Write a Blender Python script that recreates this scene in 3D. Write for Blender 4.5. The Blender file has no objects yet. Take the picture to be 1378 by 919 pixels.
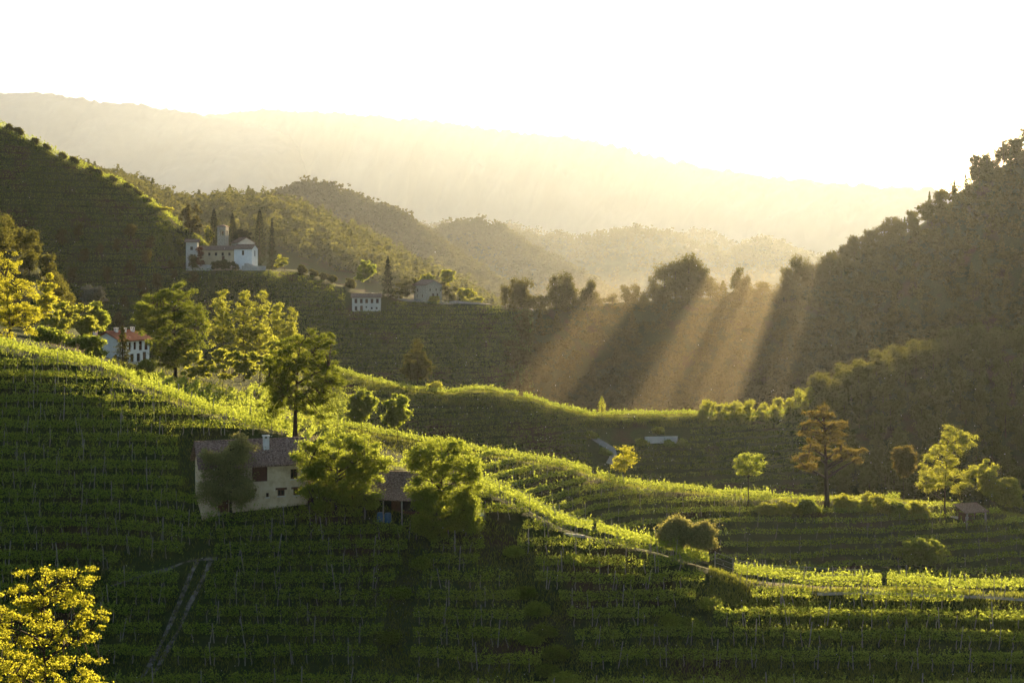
import bpy, math, random
import numpy as np
from mathutils import Vector, Euler, Matrix
R = math.radians
sc = bpy.context.scene
COL = sc.collection
# ------------------------------------------------------------------ camera
CX, VH, F = 689.0, 350.0, 1914.0          # photograph's principal column, horizon row, focal length (1378 px wide)
cam_d = bpy.data.cameras.new('camera'); cam = bpy.data.objects.new('camera', cam_d); COL.objects.link(cam)
cam.location = (0, 0, 0); cam.rotation_euler = (R(90), 0, 0)
cam_d.sensor_width = 36; cam_d.lens = F / 1378 * 36
cam_d.shift_y = -(459.5 - VH) / 1378
cam_d.clip_start = 0.5; cam_d.clip_end = 40000
sc.camera = cam
# ------------------------------------------------------------------ sky, sun, exposure
SUN_EL, SUN_AZ = R(12.0), R(15.2)         # low in front of the camera, a little to the right
w = bpy.data.worlds.new('World'); sc.world = w; w.use_nodes = True
nt = w.node_tree; bg = nt.nodes['Background']
sky = nt.nodes.new('ShaderNodeTexSky'); sky.sky_type = 'NISHITA'; sky.sun_disc = False
sky.sun_elevation = SUN_EL; sky.sun_rotation = SUN_AZ; sky.air_density = 1.0; sky.dust_density = 1.5; sky.ozone_density = 1.0
nt.links.new(sky.outputs[0], bg.inputs[0]); bg.inputs[1].default_value = 0.05
sun_d = bpy.data.lights.new('sun', 'SUN'); sun_d.energy = 5.0; sun_d.angle = R(0.5); sun_d.color = (1.0, 0.73, 0.37)
sun = bpy.data.objects.new('sun', sun_d); COL.objects.link(sun)
sdir = Vector((math.sin(SUN_AZ)*math.cos(SUN_EL), math.cos(SUN_AZ)*math.cos(SUN_EL), math.sin(SUN_EL)))
sun.rotation_euler = sdir.to_track_quat('Z', 'Y').to_euler(); sun.location = (0, 0, 300)
vs = sc.view_settings; vs.view_transform = 'Standard'; vs.look = 'None'; vs.exposure = 2.25; vs.gamma = 1; vs.use_curve_mapping = False
cy = sc.cycles
cy.use_denoising = True; cy.max_bounces = 5; cy.diffuse_bounces = 2; cy.glossy_bounces = 1; cy.transmission_bounces = 3
cy.volume_bounces = 0; cy.transparent_max_bounces = 6; cy.sample_clamp_indirect = 6
HAZE_DENSITY, HAZE_ANISO = 2.1e-5, 0.64

# ------------------------------------------------------------------ helpers
def lin(*c): return tuple(c) + (1.0,)
def obj(name, me, mat=None, parent=None, loc=(0, 0, 0), rot=(0, 0, 0)):
    o = bpy.data.objects.new(name, me); COL.objects.link(o)
    o.location = loc; o.rotation_euler = rot
    if mat is not None and me is not None and not me.materials:
        for m in (mat if isinstance(mat, (list, tuple)) else [mat]): me.materials.append(m)
    if parent: o.parent = parent
    return o
def tag(o, label=None, cat=None, group=None, kind=None):
    if label: o['label'] = label
    if cat: o['category'] = cat
    if group: o['group'] = group
    if kind: o['kind'] = kind
    return o
def thing(name, label, cat, loc=(0, 0, 0), rotz=0.0, group=None):
    o = bpy.data.objects.new(name, None); COL.objects.link(o)
    o.location = loc; o.rotation_euler = (0, 0, rotz); o.empty_display_size = .2
    return tag(o, label, cat, group)
def mesh_np(name, V, Fq, mats=None, mi=None, smooth=False):
    V = np.asarray(V, dtype=np.float32); Fq = np.asarray(Fq, dtype=np.int32); k = Fq.shape[1]
    me = bpy.data.meshes.new(name)
    me.vertices.add(len(V)); me.vertices.foreach_set('co', V.ravel())
    me.loops.add(Fq.size); me.loops.foreach_set('vertex_index', Fq.ravel())
    me.polygons.add(len(Fq)); me.polygons.foreach_set('loop_start', np.arange(0, Fq.size, k, dtype=np.int32))
    me.polygons.foreach_set('loop_total', np.full(len(Fq), k, dtype=np.int32))
    if mi is not None: me.polygons.foreach_set('material_index', np.asarray(mi, dtype=np.int32))
    if smooth: me.polygons.foreach_set('use_smooth', np.ones(len(Fq), dtype=bool))
    if mats:
        for m in (mats if isinstance(mats, (list, tuple)) else [mats]): me.materials.append(m)
    me.update(calc_edges=True)
    return me
class MB:
    """collects boxes, prisms and tubes; build() makes ONE mesh of them"""
    def __init__(s): s.v = []; s.f = []
    def add(s, vs_, fs):
        b = len(s.v); s.v += [tuple(p) for p in vs_]; s.f += [tuple(i + b for i in f) for f in fs]; return s
    def box(s, x0, x1, y0, y1, z0, z1):
        return s.add([(x0,y0,z0),(x1,y0,z0),(x1,y1,z0),(x0,y1,z0),(x0,y0,z1),(x1,y0,z1),(x1,y1,z1),(x0,y1,z1)],
                     [(0,3,2,1),(4,5,6,7),(0,1,5,4),(1,2,6,5),(2,3,7,6),(3,0,4,7)])
    def prism(s, pts, axis, a, b):
        """pts: 2D outline (ccw) in the plane across axis ('y': (x,z), 'x': (y,z))"""
        n = len(pts)
        P = (lambda p, t: (p[0], t, p[1])) if axis == 'y' else (lambda p, t: (t, p[0], p[1]))
        return s.add([P(p, a) for p in pts] + [P(p, b) for p in pts],
                     [tuple(range(n)), tuple(range(2*n-1, n-1, -1))] + [(i, i+n, (i+1) % n + n, (i+1) % n) for i in range(n)])
    def tube(s, pts, rad, n=6):
        pts = [Vector(p) for p in pts]; b = len(s.v); m = len(pts)
        if not hasattr(rad, '__len__'): rad = [rad]*m
        for i, p in enumerate(pts):
            t = (pts[min(i+1, m-1)] - pts[max(i-1, 0)]).normalized()
            a = t.orthogonal().normalized() if abs(t.z) > .9 else t.cross(Vector((0, 0, 1))).normalized()
            c = t.cross(a)
            for k in range(n):
                q = p + (a*math.cos(2*math.pi*k/n) + c*math.sin(2*math.pi*k/n))*rad[i]; s.v.append(tuple(q))
        for i in range(m-1):
            for k in range(n):
                s.f.append((b+i*n+k, b+i*n+(k+1) % n, b+(i+1)*n+(k+1) % n, b+(i+1)*n+k))
        s.f.append(tuple(b+k for k in range(n))[::-1]); s.f.append(tuple(b+(m-1)*n+k for k in range(n)))
        return s
    def mesh(s, name):
        me = bpy.data.meshes.new(name); me.from_pydata(s.v, [], s.f); me.update(); return me
    def build(s, name, mat, parent=None, **k): return obj(name, s.mesh(name), mat, parent, **k)

# ------------------------------------------------------------------ materials
def newmat(name):
    m = bpy.data.materials.new(name); m.use_nodes = True; t = m.node_tree
    return m, t, t.nodes['Principled BSDF'], t.nodes['Material Output']
def ramp(t, stops, fac):
    r = t.nodes.new('ShaderNodeValToRGB'); e = r.color_ramp.elements
    while len(e) < len(stops): e.new(0.5)
    for i, (p, c) in enumerate(stops): e[i].position = p; e[i].color = lin(*c)
    t.links.new(fac, r.inputs[0]); return r
def leafmat(name, dark, mid, bright, trans, tw=0.5, low=.35):
    """leaf: diffuse + light passing through; every leaf its own tint"""
    m, t, p, out = newmat(name); t.nodes.remove(p)
    g = t.nodes.new('ShaderNodeNewGeometry'); oi = t.nodes.new('ShaderNodeObjectInfo')
    r = ramp(t, [(0, dark), (.5, mid), (1, bright)], g.outputs['Random Per Island'])
    hs = t.nodes.new('ShaderNodeHueSaturation'); mr = t.nodes.new('ShaderNodeMapRange')
    mr.inputs['To Min'].default_value = .485; mr.inputs['To Max'].default_value = .51
    t.links.new(oi.outputs['Random'], mr.inputs[0]); t.links.new(mr.outputs[0], hs.inputs['Hue']); t.links.new(r.outputs[0], hs.inputs['Color'])
    d = t.nodes.new('ShaderNodeBsdfDiffuse'); t.links.new(hs.outputs[0], d.inputs[0])
    tr = t.nodes.new('ShaderNodeBsdfTranslucent')
    mx = t.nodes.new('ShaderNodeMixRGB'); mx.blend_type = 'MULTIPLY'; mx.inputs[0].default_value = .55
    mx.inputs[1].default_value = lin(*trans)
    r2 = ramp(t, [(0, (low, low, low*.9)), (1, (1, 1, 1))], g.outputs['Random Per Island']); t.links.new(r2.outputs[0], mx.inputs[2])
    t.links.new(mx.outputs[0], tr.inputs[0])
    ms = t.nodes.new('ShaderNodeMixShader'); ms.inputs[0].default_value = tw
    t.links.new(d.outputs[0], ms.inputs[1]); t.links.new(tr.outputs[0], ms.inputs[2]); t.links.new(ms.outputs[0], out.inputs[0])
    return m
def noisemat(name, stops, scale, rough=.9, bump=0.0, detail=6, coords='Object', stretch=None, bump_scale=None):
    m, t, p, out = newmat(name)
    tc = t.nodes.new('ShaderNodeTexCoord'); mp = t.nodes.new('ShaderNodeMapping')
    if stretch: mp.inputs['Scale'].default_value = stretch
    t.links.new(tc.outputs[coords], mp.inputs[0])
    n = t.nodes.new('ShaderNodeTexNoise'); n.inputs['Scale'].default_value = scale; n.inputs['Detail'].default_value = detail
    n.inputs['Roughness'].default_value = .65
    t.links.new(mp.outputs[0], n.inputs['Vector'])
    r = ramp(t, stops, n.outputs[0]); t.links.new(r.outputs[0], p.inputs['Base Color'])
    p.inputs['Roughness'].default_value = rough; p.inputs['Specular IOR Level'].default_value = .15
    if bump:
        n2 = t.nodes.new('ShaderNodeTexNoise'); n2.inputs['Scale'].default_value = bump_scale or scale*4; n2.inputs['Detail'].default_value = 5
        t.links.new(mp.outputs[0], n2.inputs['Vector'])
        b = t.nodes.new('ShaderNodeBump'); b.inputs['Strength'].default_value = bump; b.inputs['Distance'].default_value = .1
        t.links.new(n2.outputs[0], b.inputs['Height']); t.links.new(b.outputs[0], p.inputs['Normal'])
    return m
M = {}
M['vine'] = leafmat('vine_leaf', (.012, .042, .005), (.026, .082, .010), (.055, .135, .017), (.60, .72, .11), .42)
M['vine_far'] = leafmat('vine_leaf_far', (.02, .045, .008), (.032, .066, .012), (.05, .09, .017), (.32, .38, .06), .36, .55)
M['broad'] = leafmat('broad_leaf', (.014, .034, .004), (.03, .07, .008), (.055, .11, .014), (.50, .60, .08), .43)
M['yellow'] = leafmat('backlit_yellow_leaf', (.045, .055, .007), (.09, .105, .011), (.15, .155, .015), (.66, .66, .06), .5)  # yellow glow of backlit leaves is put into the colour
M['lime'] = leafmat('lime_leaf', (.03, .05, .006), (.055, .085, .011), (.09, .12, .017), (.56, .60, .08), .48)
M['dark'] = leafmat('cypress_scale', (.010, .018, .006), (.018, .03, .009), (.03, .045, .013), (.03, .035, .008), .2)
M['fir'] = leafmat('fir_needle', (.014, .024, .007), (.026, .04, .011), (.045, .06, .016), (.18, .18, .03), .32)
M['olive'] = leafmat('greyish_leaf', (.07, .085, .036), (.13, .15, .062), (.2, .215, .09), (.42, .40, .12), .42)
M['cedar'] = leafmat('russet_needle', (.016, .022, .006), (.03, .036, .010), (.048, .05, .014), (.34, .28, .06), .4)
M['forest'] = leafmat('forest_leaf', (.024, .022, .005), (.034, .031, .008), (.046, .042, .010), (.18, .17, .03), .3, .75)  # brown of the hazy veil is put into the leaf colour
M['forest_sunny'] = leafmat('sunny_forest_leaf', (.026, .038, .009), (.034, .049, .012), (.044, .06, .014), (.21, .21, .04), .33, .7)  # lighter twin of the forest leaf, sunlit tone put into its colours
M['broad_dark'] = leafmat('dark_broad_leaf', (.012, .026, .004), (.024, .052, .007), (.045, .085, .012), (.34, .42, .05), .32)
M['silver'] = leafmat('silver_leaf', (.10, .11, .09), (.16, .17, .14), (.22, .23, .2), (.1, .1, .08), .25)
M['creeper'] = leafmat('red_creeper_leaf', (.08, .025, .018), (.13, .04, .025), (.17, .07, .035), (.15, .05, .02), .3)
M['bark'] = noisemat('bark', [(.3, (.02, .014, .009)), (.7, (.06, .042, .028))], 6, .95, .6, stretch=(1, 1, .25))
M['post'] = noisemat('weathered_post', [(.3, (.16, .145, .12)), (.7, (.36, .335, .29))], 3, .9, .3)
M['vtrunk'] = noisemat('vine_bark', [(.3, (.15, .13, .10)), (.7, (.33, .30, .25))], 5, .95, .4)
M['wire'] = noisemat('galvanised_wire', [(.3, (.3, .29, .27)), (.7, (.42, .41, .38))], 2, .5)
M['track'] = noisemat('stony_track', [(.38, (.022, .032, .010)), (.5, (.11, .10, .08)), (.7, (.24, .23, .20))], 1.9, .95, .8, bump_scale=7)
M['road'] = noisemat('pale_road', [(.3, (.17, .16, .14)), (.7, (.28, .265, .24))], 1.0, .9, .3)
M['plaster'] = noisemat('old_plaster', [(.28, (.30, .23, .14)), (.5, (.50, .40, .26)), (.75, (.58, .50, .36))], 1.1, .95, .5, bump_scale=6)
M['ochre'] = noisemat('ochre_plaster', [(.3, (.36, .28, .18)), (.7, (.50, .41, .27))], .5, .95, .3)
M['white'] = noisemat('white_plaster', [(.3, (.66, .66, .65)), (.7, (.80, .80, .79))], .7, .9, .2)
M['chim'] = noisemat('limewashed_chimney', [(.3, (.40, .40, .38)), (.6, (.58, .58, .56))], 1.6, .9, .4)
M['greywall'] = noisemat('grey_plaster', [(.3, (.38, .37, .34)), (.7, (.52, .51, .48))], .8, .95, .4)
M['stone'] = noisemat('field_stone', [(.3, (.20, .18, .15)), (.5, (.32, .30, .25)), (.7, (.44, .41, .36))], 2.5, .95, .9, bump_scale=4)
M['tile'] = noisemat('brown_roof_tile', [(.36, (.05, .034, .028)), (.5, (.17, .11, .085)), (.64, (.34, .25, .20))], 6.5, .9, .3)
M['redtile'] = noisemat('red_roof_tile', [(.3, (.20, .06, .035)), (.7, (.34, .12, .07))], 2.0, .9, .3)
M['wood'] = noisemat('old_timber', [(.3, (.06, .03, .018)), (.7, (.13, .065, .04))], 5, .9, .4, stretch=(1, 1, .2))
M['shutter'] = noisemat('dark_red_shutter', [(.3, (.035, .012, .009)), (.7, (.07, .024, .017))], 4, .85, .2)
M['glass'] = noisemat('dark_window', [(.3, (.012, .012, .013)), (.7, (.03, .03, .032))], 3, .25)
M['blue'] = noisemat('blue_plastic', [(.3, (.025, .075, .14)), (.7, (.05, .12, .20))], 3, .45)
M['concrete'] = noisemat('pale_concrete', [(.3, (.27, .26, .24)), (.7, (.42, .41, .39))], 1.2, .9, .3)
M['fluff'] = noisemat('seed_fluff', [(.3, (.8, .8, .75)), (.7, (.85, .85, .8))], 3, .9)

# ------------------------------------------------------------------ terrain: crest, trough and face nodes by photo column
rng0 = np.random.default_rng(5)
def tab(*p):
    a = np.array(p, float); return a[:, 0], a[:, 1], a[:, 2]
def ext(t): return t
NODES = [
 ('z', tab((0, 20, -9))), ('z', tab((0, 60, -24))), ('z', tab((0, 95, -36))), ('z', tab((0, 109, -40))), ('z', tab((0, 125, -37.4))),
 ('v', tab((-700,340,215),(-300,400,200),(0,468,182),(100,490,178),(200,528,172),(300,566,166),(400,594,161),(480,618,158),(560,640,156),(640,662,154),(700,685,151),(760,712,147),(850,736,144),(960,760,142),(1000,774,141),(1100,793,139),(1250,803,138),(1378,808,138),(2100,822,136))),   # A crest
 ('v', tab((-700,360,240),(-300,430,225),(0,478,212),(100,497,210),(200,540,205),(300,584,205),(400,622,208),(480,650,212),(560,670,220),(640,690,222),(700,730,222),(800,790,222),(960,810,222),(1378,850,220),(2100,870,220))),
 ('v', tab((-700,340,280),(-300,410,260),(0,448,250),(100,468,252),(200,504,252),(300,530,252),(400,562,250),(470,580,250),(550,596,253),(640,611,256),(700,621,258),(760,632,260),(830,655,262),(900,665,262),(960,670,262),(1050,672,262),(1150,668,262),(1280,682,262),(1378,696,262),(2100,725,260))),     # B crest
 ('v', tab((-700,320,300),(-300,400,280),(0,440,270),(100,470,272),(200,500,280),(300,524,285),(400,556,292),(470,605,300),(560,640,308),(640,655,314),(800,668,318),(960,675,318),(1378,710,318),(2100,730,318))),
 ('v', tab((-700,260,350),(-300,290,330),(0,328,322),(40,346,320),(65,376,318),(82,415,314),(105,448,308),(135,472,298),(170,487,290),(250,489,300),(330,488,320),(400,494,338),(450,500,348),(500,514,350),(560,527,350),(600,533,350),(650,531,350),(700,539,352),(760,554,355),(800,562,356),(860,562,358),(940,565,360),(1000,566,368),(1060,556,375),(1130,530,378),(1200,502,380),(1290,476,385),(1378,466,390),(2100,400,400))),  # C crest
 ('v', tab((-700,340,465),(-300,360,465),(0,392,465),(60,428,465),(100,472,465),(150,488,465),(200,502,466),(262,506,470),(330,508,458),(450,535,450),(560,550,452),(660,562,455),(700,568,468),(760,575,500),(800,580,518),(940,588,525),(1000,585,525),(1130,570,505),(1250,545,490),(1378,525,478),(2100,470,470))),
 ('v', tab((-700,-120,540),(-300,50,540),(0,168,540),(50,194,540),(100,221,542),(170,252,548),(205,277,552),(235,300,556),(251,309,560),(266,317,562),(282,330,564),(300,355,558),(320,362,550),(350,362,548),(380,363,548),(430,374,545),(470,386,540),(540,403,530),(600,409,525),(650,409,525),(700,414,530),(760,412,560),(870,405,585),(920,400,595),(1000,402,600),(1080,388,600),(1130,366,600),(1170,336,592),(1230,304,580),(1290,264,570),(1310,242,565),(1378,202,560),(1500,150,555),(1800,110,550),(2100,80,550))),  # D crest
 ('v', tab((-700,100,640),(-300,230,640),(0,340,650),(100,365,660),(170,375,680),(262,395,740),(300,402,780),(650,440,820),(760,455,860),(1000,455,860),(1170,420,800),(1378,380,760),(2100,300,760))),
 ('v', tab((-700,150,1300),(-300,200,1280),(0,225,1250),(100,243,1250),(160,255,1250),(210,274,1250),(250,290,1250),(330,277,1260),(380,287,1260),(440,311,1250),(520,346,1230),(580,380,1210),(640,412,1180),(700,448,1180),(1130,450,1200),(1800,410,1200),(2100,400,1200))),  # H crest
 ('z', tab((0, 1450, -120))), ('z', tab((0, 1700, -156))),
]
_ug = np.arange(-700, 2101, 1.0)
def _smooth(a, sg):
    k = np.exp(-.5*(np.arange(-int(3*sg), int(3*sg)+1)/sg)**2); k /= k.sum(); n = len(k)//2
    return np.convolve(np.concatenate([np.full(n, a[0]), a, np.full(n, a[-1])]), k, 'valid')
NODES = [(k, t) if k == 'z' else (k, (_ug, _smooth(np.interp(_ug, t[0], t[1]), 6), _smooth(np.interp(_ug, t[0], t[2]), 15 if k_ == 11 else 24))) for k_, (k, t) in enumerate(NODES)]
def node_dz(u):
    D, Z = [], []
    for kind, (tu, ta, tb) in NODES:
        if kind == 'z':
            D.append(np.full_like(u, ta[0])); Z.append(np.full_like(u, tb[0]))
        else:
            v = np.interp(u, tu, ta); d = np.interp(u, tu, tb)
            D.append(d); Z.append((VH - v)/F*d)
    return np.stack(D, -1), np.stack(Z, -1)
def smooth_noise(x, y, s, seed):
    r = np.random.default_rng(seed); T = r.uniform(-1, 1, (64, 64))
    fx, fy = x/s, y/s; ix, iy = np.floor(fx).astype(int), np.floor(fy).astype(int); tx, ty = fx-ix, fy-iy
    tx = tx*tx*(3-2*tx); ty = ty*ty*(3-2*ty); g = lambda a, b: T[a % 64, b % 64]
    return (g(ix, iy)*(1-tx)+g(ix+1, iy)*tx)*(1-ty)+(g(ix, iy+1)*(1-tx)+g(ix+1, iy+1)*tx)*ty
def Hraw(u, d):
    """height over photo column u at depth d (broadcast 1-D arrays)"""
    u = np.asarray(u, float); d = np.asarray(d, float); u, d = np.broadcast_arrays(u, d); shp = u.shape; u = u.ravel(); d = d.ravel()
    D, Z = node_dz(u)
    h = np.diff(D, axis=1); s = np.diff(Z, axis=1)/h
    m = np.zeros_like(Z)
    a, b = s[:, :-1], s[:, 1:]; w1 = 2*h[:, 1:]+h[:, :-1]; w2 = h[:, 1:]+2*h[:, :-1]
    ok = a*b > 0
    with np.errstate(divide='ignore', invalid='ignore'):
        mm = (w1+w2)/(w1/a+w2/b)
    m[:, 1:-1] = np.where(ok, mm, 0); m[:, 0] = s[:, 0]; m[:, -1] = 0
    mr_ = m.copy()                                            # crests have a brow: own slope before and after
    for q_ in (5, 7, 9, 11):
        m[:, q_] = np.where(s[:, q_-1] > 0, .85*s[:, q_-1], m[:, q_]); mr_[:, q_] = np.where(s[:, q_-1] > 0, .6*s[:, q_], mr_[:, q_])
    dd = np.clip(d, D[:, 0], D[:, -1]-1e-6)
    k = np.clip((D <= dd[:, None]).sum(1)-1, 0, D.shape[1]-2); i = np.arange(len(u))
    hh = h[i, k]; t = (dd-D[i, k])/hh
    z = (Z[i, k]*(2*t**3-3*t**2+1)+hh*mr_[i, k]*(t**3-2*t**2+t)+Z[i, k+1]*(-2*t**3+3*t**2)+hh*m[i, k+1]*(t**3-t**2))
    x = (u-CX)/F*d
    am = np.clip((d-60)/100, 0, 1)
    z = z + am*(.45*smooth_noise(x, d, 21, 4)+.45*smooth_noise(x, d, 12, 1)+.24*smooth_noise(x, d, 5, 2)) + np.clip((d-380)/100, 0, 1)*1.2*smooth_noise(x, d, 28, 3)
    z = z+2.3*np.exp(-((x+31.2)**2+(d-144.5)**2)/50.0)           # bank under the farmhouse gable
    ox = np.maximum(np.maximum(-126-x, x+92), 0); oy = np.maximum(np.maximum(528-d, d-551), 0)
    mk = np.clip(1-np.hypot(ox, oy)/9.0, 0, 1); mk = mk*mk*(3-2*mk); z = z*(1-mk)+mk*-4.0    # church terrace
    return z.reshape(shp)
def H(x, y):
    x = np.asarray(x, float); y = np.asarray(y, float); return Hraw(CX+F*x/y, y)
def ground(u, d):
    z = float(Hraw(np.array([float(u)]), np.array([float(d)]))[0]); return Vector(((u-CX)/F*d, d, z))
def ground_at(u, v, d0, d1):
    """the ground seen at photo pixel (u, v) between depths d0 and d1"""
    d = np.linspace(d0, d1, 400); z = Hraw(np.full_like(d, float(u)), d); row = VH-F*z/d
    hit = np.where(row <= v)[0]
    k = hit[0] if len(hit) else int(np.argmin(np.abs(row-v)))
    return Vector(((u-CX)/F*d[k], d[k], z[k]))
def dnode(i, u):
    kind, (tu, ta, tb) = NODES[i]; return np.interp(u, tu, tb)
A, TAB, B, TBC, C_, TCD, D_, TDH, HC = 5, 6, 7, 8, 9, 10, 11, 12, 13

us = np.arange(-700, 2101, 7.0)
ds = np.concatenate([np.arange(20, 110, 4), np.arange(110, 190, 1.25), np.arange(190, 400, 2.5), np.arange(400, 700, 5), np.arange(700, 1701, 14)])
UU, DD = np.meshgrid(us, ds)
ZZ = Hraw(UU, DD)
nr, nc = UU.shape
V = np.stack([(UU-CX)/F*DD, DD, ZZ], -1).reshape(-1, 3)
idx = np.arange(nr*nc).reshape(nr, nc)
Q = np.stack([idx[:-1, :-1], idx[:-1, 1:], idx[1:, 1:], idx[1:, :-1]], -1).reshape(-1, 4)
def grassmat(name):
    m, t, p, out = newmat(name)
    tc = t.nodes.new('ShaderNodeTexCoord')
    n1 = t.nodes.new('ShaderNodeTexNoise'); n1.inputs['Scale'].default_value = .08; n1.inputs['Detail'].default_value = 5
    n2 = t.nodes.new('ShaderNodeTexNoise'); n2.inputs['Scale'].default_value = 1.6; n2.inputs['Detail'].default_value = 8; n2.inputs['Roughness'].default_value = .75
    for n in (n1, n2): t.links.new(tc.outputs['Object'], n.inputs['Vector'])
    g = ramp(t, [(.3, (.010, .017, .004)), (.5, (.022, .036, .008)), (.72, (.045, .062, .015))], n2.outputs[0])
    s = ramp(t, [(.3, (.022, .014, .008)), (.7, (.05, .031, .017))], n2.outputs[0])
    f = ramp(t, [(.54, (0, 0, 0)), (.66, (1, 1, 1))], n1.outputs[0])
    mx = t.nodes.new('ShaderNodeMixRGB'); t.links.new(f.outputs[0], mx.inputs[0]); t.links.new(g.outputs[0], mx.inputs[1]); t.links.new(s.outputs[0], mx.inputs[2])
    t.links.new(mx.outputs[0], p.inputs['Base Color']); p.inputs['Roughness'].default_value = 1; p.inputs['Specular IOR Level'].default_value = .05
    b = t.nodes.new('ShaderNodeBump'); b.inputs['Strength'].default_value = .9; b.inputs['Distance'].default_value = .35
    t.links.new(n2.outputs[0], b.inputs['Height']); t.links.new(b.outputs[0], p.inputs['Normal'])
    return m
M['grass'] = grassmat('meadow')
tag(obj('terrain', mesh_np('terrain', V, Q, M['grass'], smooth=True)), kind='structure')
M['plain'] = noisemat('plain', [(.3, (.04, .05, .02)), (.7, (.09, .09, .04))], .004, 1)
tag(MB().add([(-9800, -300, -152), (9800, -300, -152), (9800, 13000, -152), (-9800, 13000, -152)], [(0, 1, 2, 3)]).build('ground', M['plain']), kind='structure')

# ------------------------------------------------------------------ far hills and mountains
M['hillwood'] = noisemat('wooded_hill', [(.3, (.022, .03, .012)), (.7, (.05, .058, .022))], .05, 1, .8, bump_scale=.1)
M['mountain'] = noisemat('mountain_side', [(.3, (.17, .185, .20)), (.6, (.22, .24, .26)), (.8, (.27, .29, .31))], .0016, 1, .5, detail=9, bump_scale=.004)  # pale blue-grey puts part of the distance haze into the colour
def ridge(name, prof, d0, half, base, mat, rough, seed, step=4, nrow=26, kind='structure'):
    """a hill whose crest follows (column, row) at depth d0, sloping down to base in front and behind"""
    pu = np.array([p[0] for p in prof], float); pv = np.array([p[1] for p in prof], float)
    uu = np.arange(pu[0], pu[-1]+1, step)
    if isinstance(d0, list): d0 = _smooth(np.interp(uu, [p[0] for p in d0], [p[1] for p in d0]), 40)
    t = np.linspace(-1, 1, nrow*2+1)
    U, T = np.meshgrid(uu, t)
    zc = (VH-np.interp(U, pu, pv))/F*d0
    x = (U-CX)/F*d0; y = d0+T*half
    s = 1-np.abs(T)**1.15
    g = smooth_noise(x, y*.35, half*.22, seed)*.22+smooth_noise(x, y*.6, half*.09, seed+1)*.10
    z = base+(zc-base)*np.clip(s+g*np.clip(np.abs(T)*2.2, 0, 1)*(1-np.abs(T)), 0, 1)
    z += rough*(smooth_noise(x, y, rough*3, seed+2)+.6*smooth_noise(x, y, rough*1.3, seed+3))*np.clip(s*3, 0, 1)
    n, m_ = U.shape; ix = np.arange(n*m_).reshape(n, m_)
    q = np.stack([ix[:-1, :-1], ix[:-1, 1:], ix[1:, 1:], ix[1:, :-1]], -1).reshape(-1, 4)
    o = obj(name, mesh_np(name, np.stack([x, y, z], -1).reshape(-1, 3), q, mat, smooth=True)); tag(o, kind=kind)
    return np.stack([x, y, z], -1)
far_ridges = []
I_ = [(330,330),(360,270),(385,254),(420,247),(470,259),(505,276),(540,289),(565,309),(600,334),(660,370),(700,400)]
J_ = [(470,400),(520,350),(560,322),(600,305),(640,299),(670,308),(700,324),(730,342),(760,360),(800,380),(860,420)]
K_ = [(600,370),(640,325),(680,318),(707,316),(745,315),(790,322),(820,314),(850,308),(870,313),(900,312),(930,322),(955,330),(980,338),(1000,330),(1022,321),(1050,327),(1070,338),(1090,344),(1130,350),(1170,362),(1230,380),(1300,400)]
L_ = [(520,330),(560,302),(600,300),(640,304),(690,298),(720,310),(780,330),(850,335),(905,320),(935,309),(955,311),(975,322),(1000,336),(1060,350),(1180,352),(1300,358)]
far_ridges.append(('I', ridge('hill', [(a, b+11) for a, b in I_], 2000, 360, -150, M['hillwood'], 3.5, 11)))
far_ridges.append(('J', ridge('hill', [(a, b+6) for a, b in J_], 2500, 420, -150, M['hillwood'], 3.0, 21)))
far_ridges.append(('K', ridge('hill', [(a, b+4+(6 if 900 < a < 1000 else 0)) for a, b in K_], 3400, 440, -150, M['hillwood'], 4.5, 31)))
far_ridges.append(('L', ridge('hill', [(a, b+6) for a, b in L_], 4300, 560, -150, M['hillwood'], 6, 41)))
Mt = [(-900,60),(-500,95),(-200,112),(0,125),(60,126),(100,131),(140,138),(190,140),(225,147),(270,155),(310,160),(400,185),(520,215),(700,240),(900,262),(1200,285),(1500,300)]
Mt2 = [(-100,240),(120,200),(240,168),(280,155),(320,151),(350,147),(390,150),(430,150),(480,155),(560,161),(600,165),(640,171),(700,179),(760,184),(800,190),(840,200),(870,208),(905,216),(950,226),(1000,234),(1060,242),(1150,250),(1260,256),(1400,262),(1800,270),(2300,275)]
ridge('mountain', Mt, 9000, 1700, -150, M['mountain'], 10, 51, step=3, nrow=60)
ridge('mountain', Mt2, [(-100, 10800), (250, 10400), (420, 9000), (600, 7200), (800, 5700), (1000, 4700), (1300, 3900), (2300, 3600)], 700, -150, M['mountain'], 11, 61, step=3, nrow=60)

# ------------------------------------------------------------------ haze
hm, t, p, out = newmat('haze'); t.nodes.remove(p)
pv_ = t.nodes.new('ShaderNodeVolumePrincipled'); pv_.inputs['Color'].default_value = (.74, .84, 1.0, 1); pv_.inputs['Density'].default_value = HAZE_DENSITY
pv_.inputs['Anisotropy'].default_value = HAZE_ANISO
t.links.new(pv_.outputs[0], out.inputs['Volume'])
tag(MB().box(-10000, 10000, -320, 13200, -153, 1330).build('haze', hm), kind='stuff')

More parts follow.
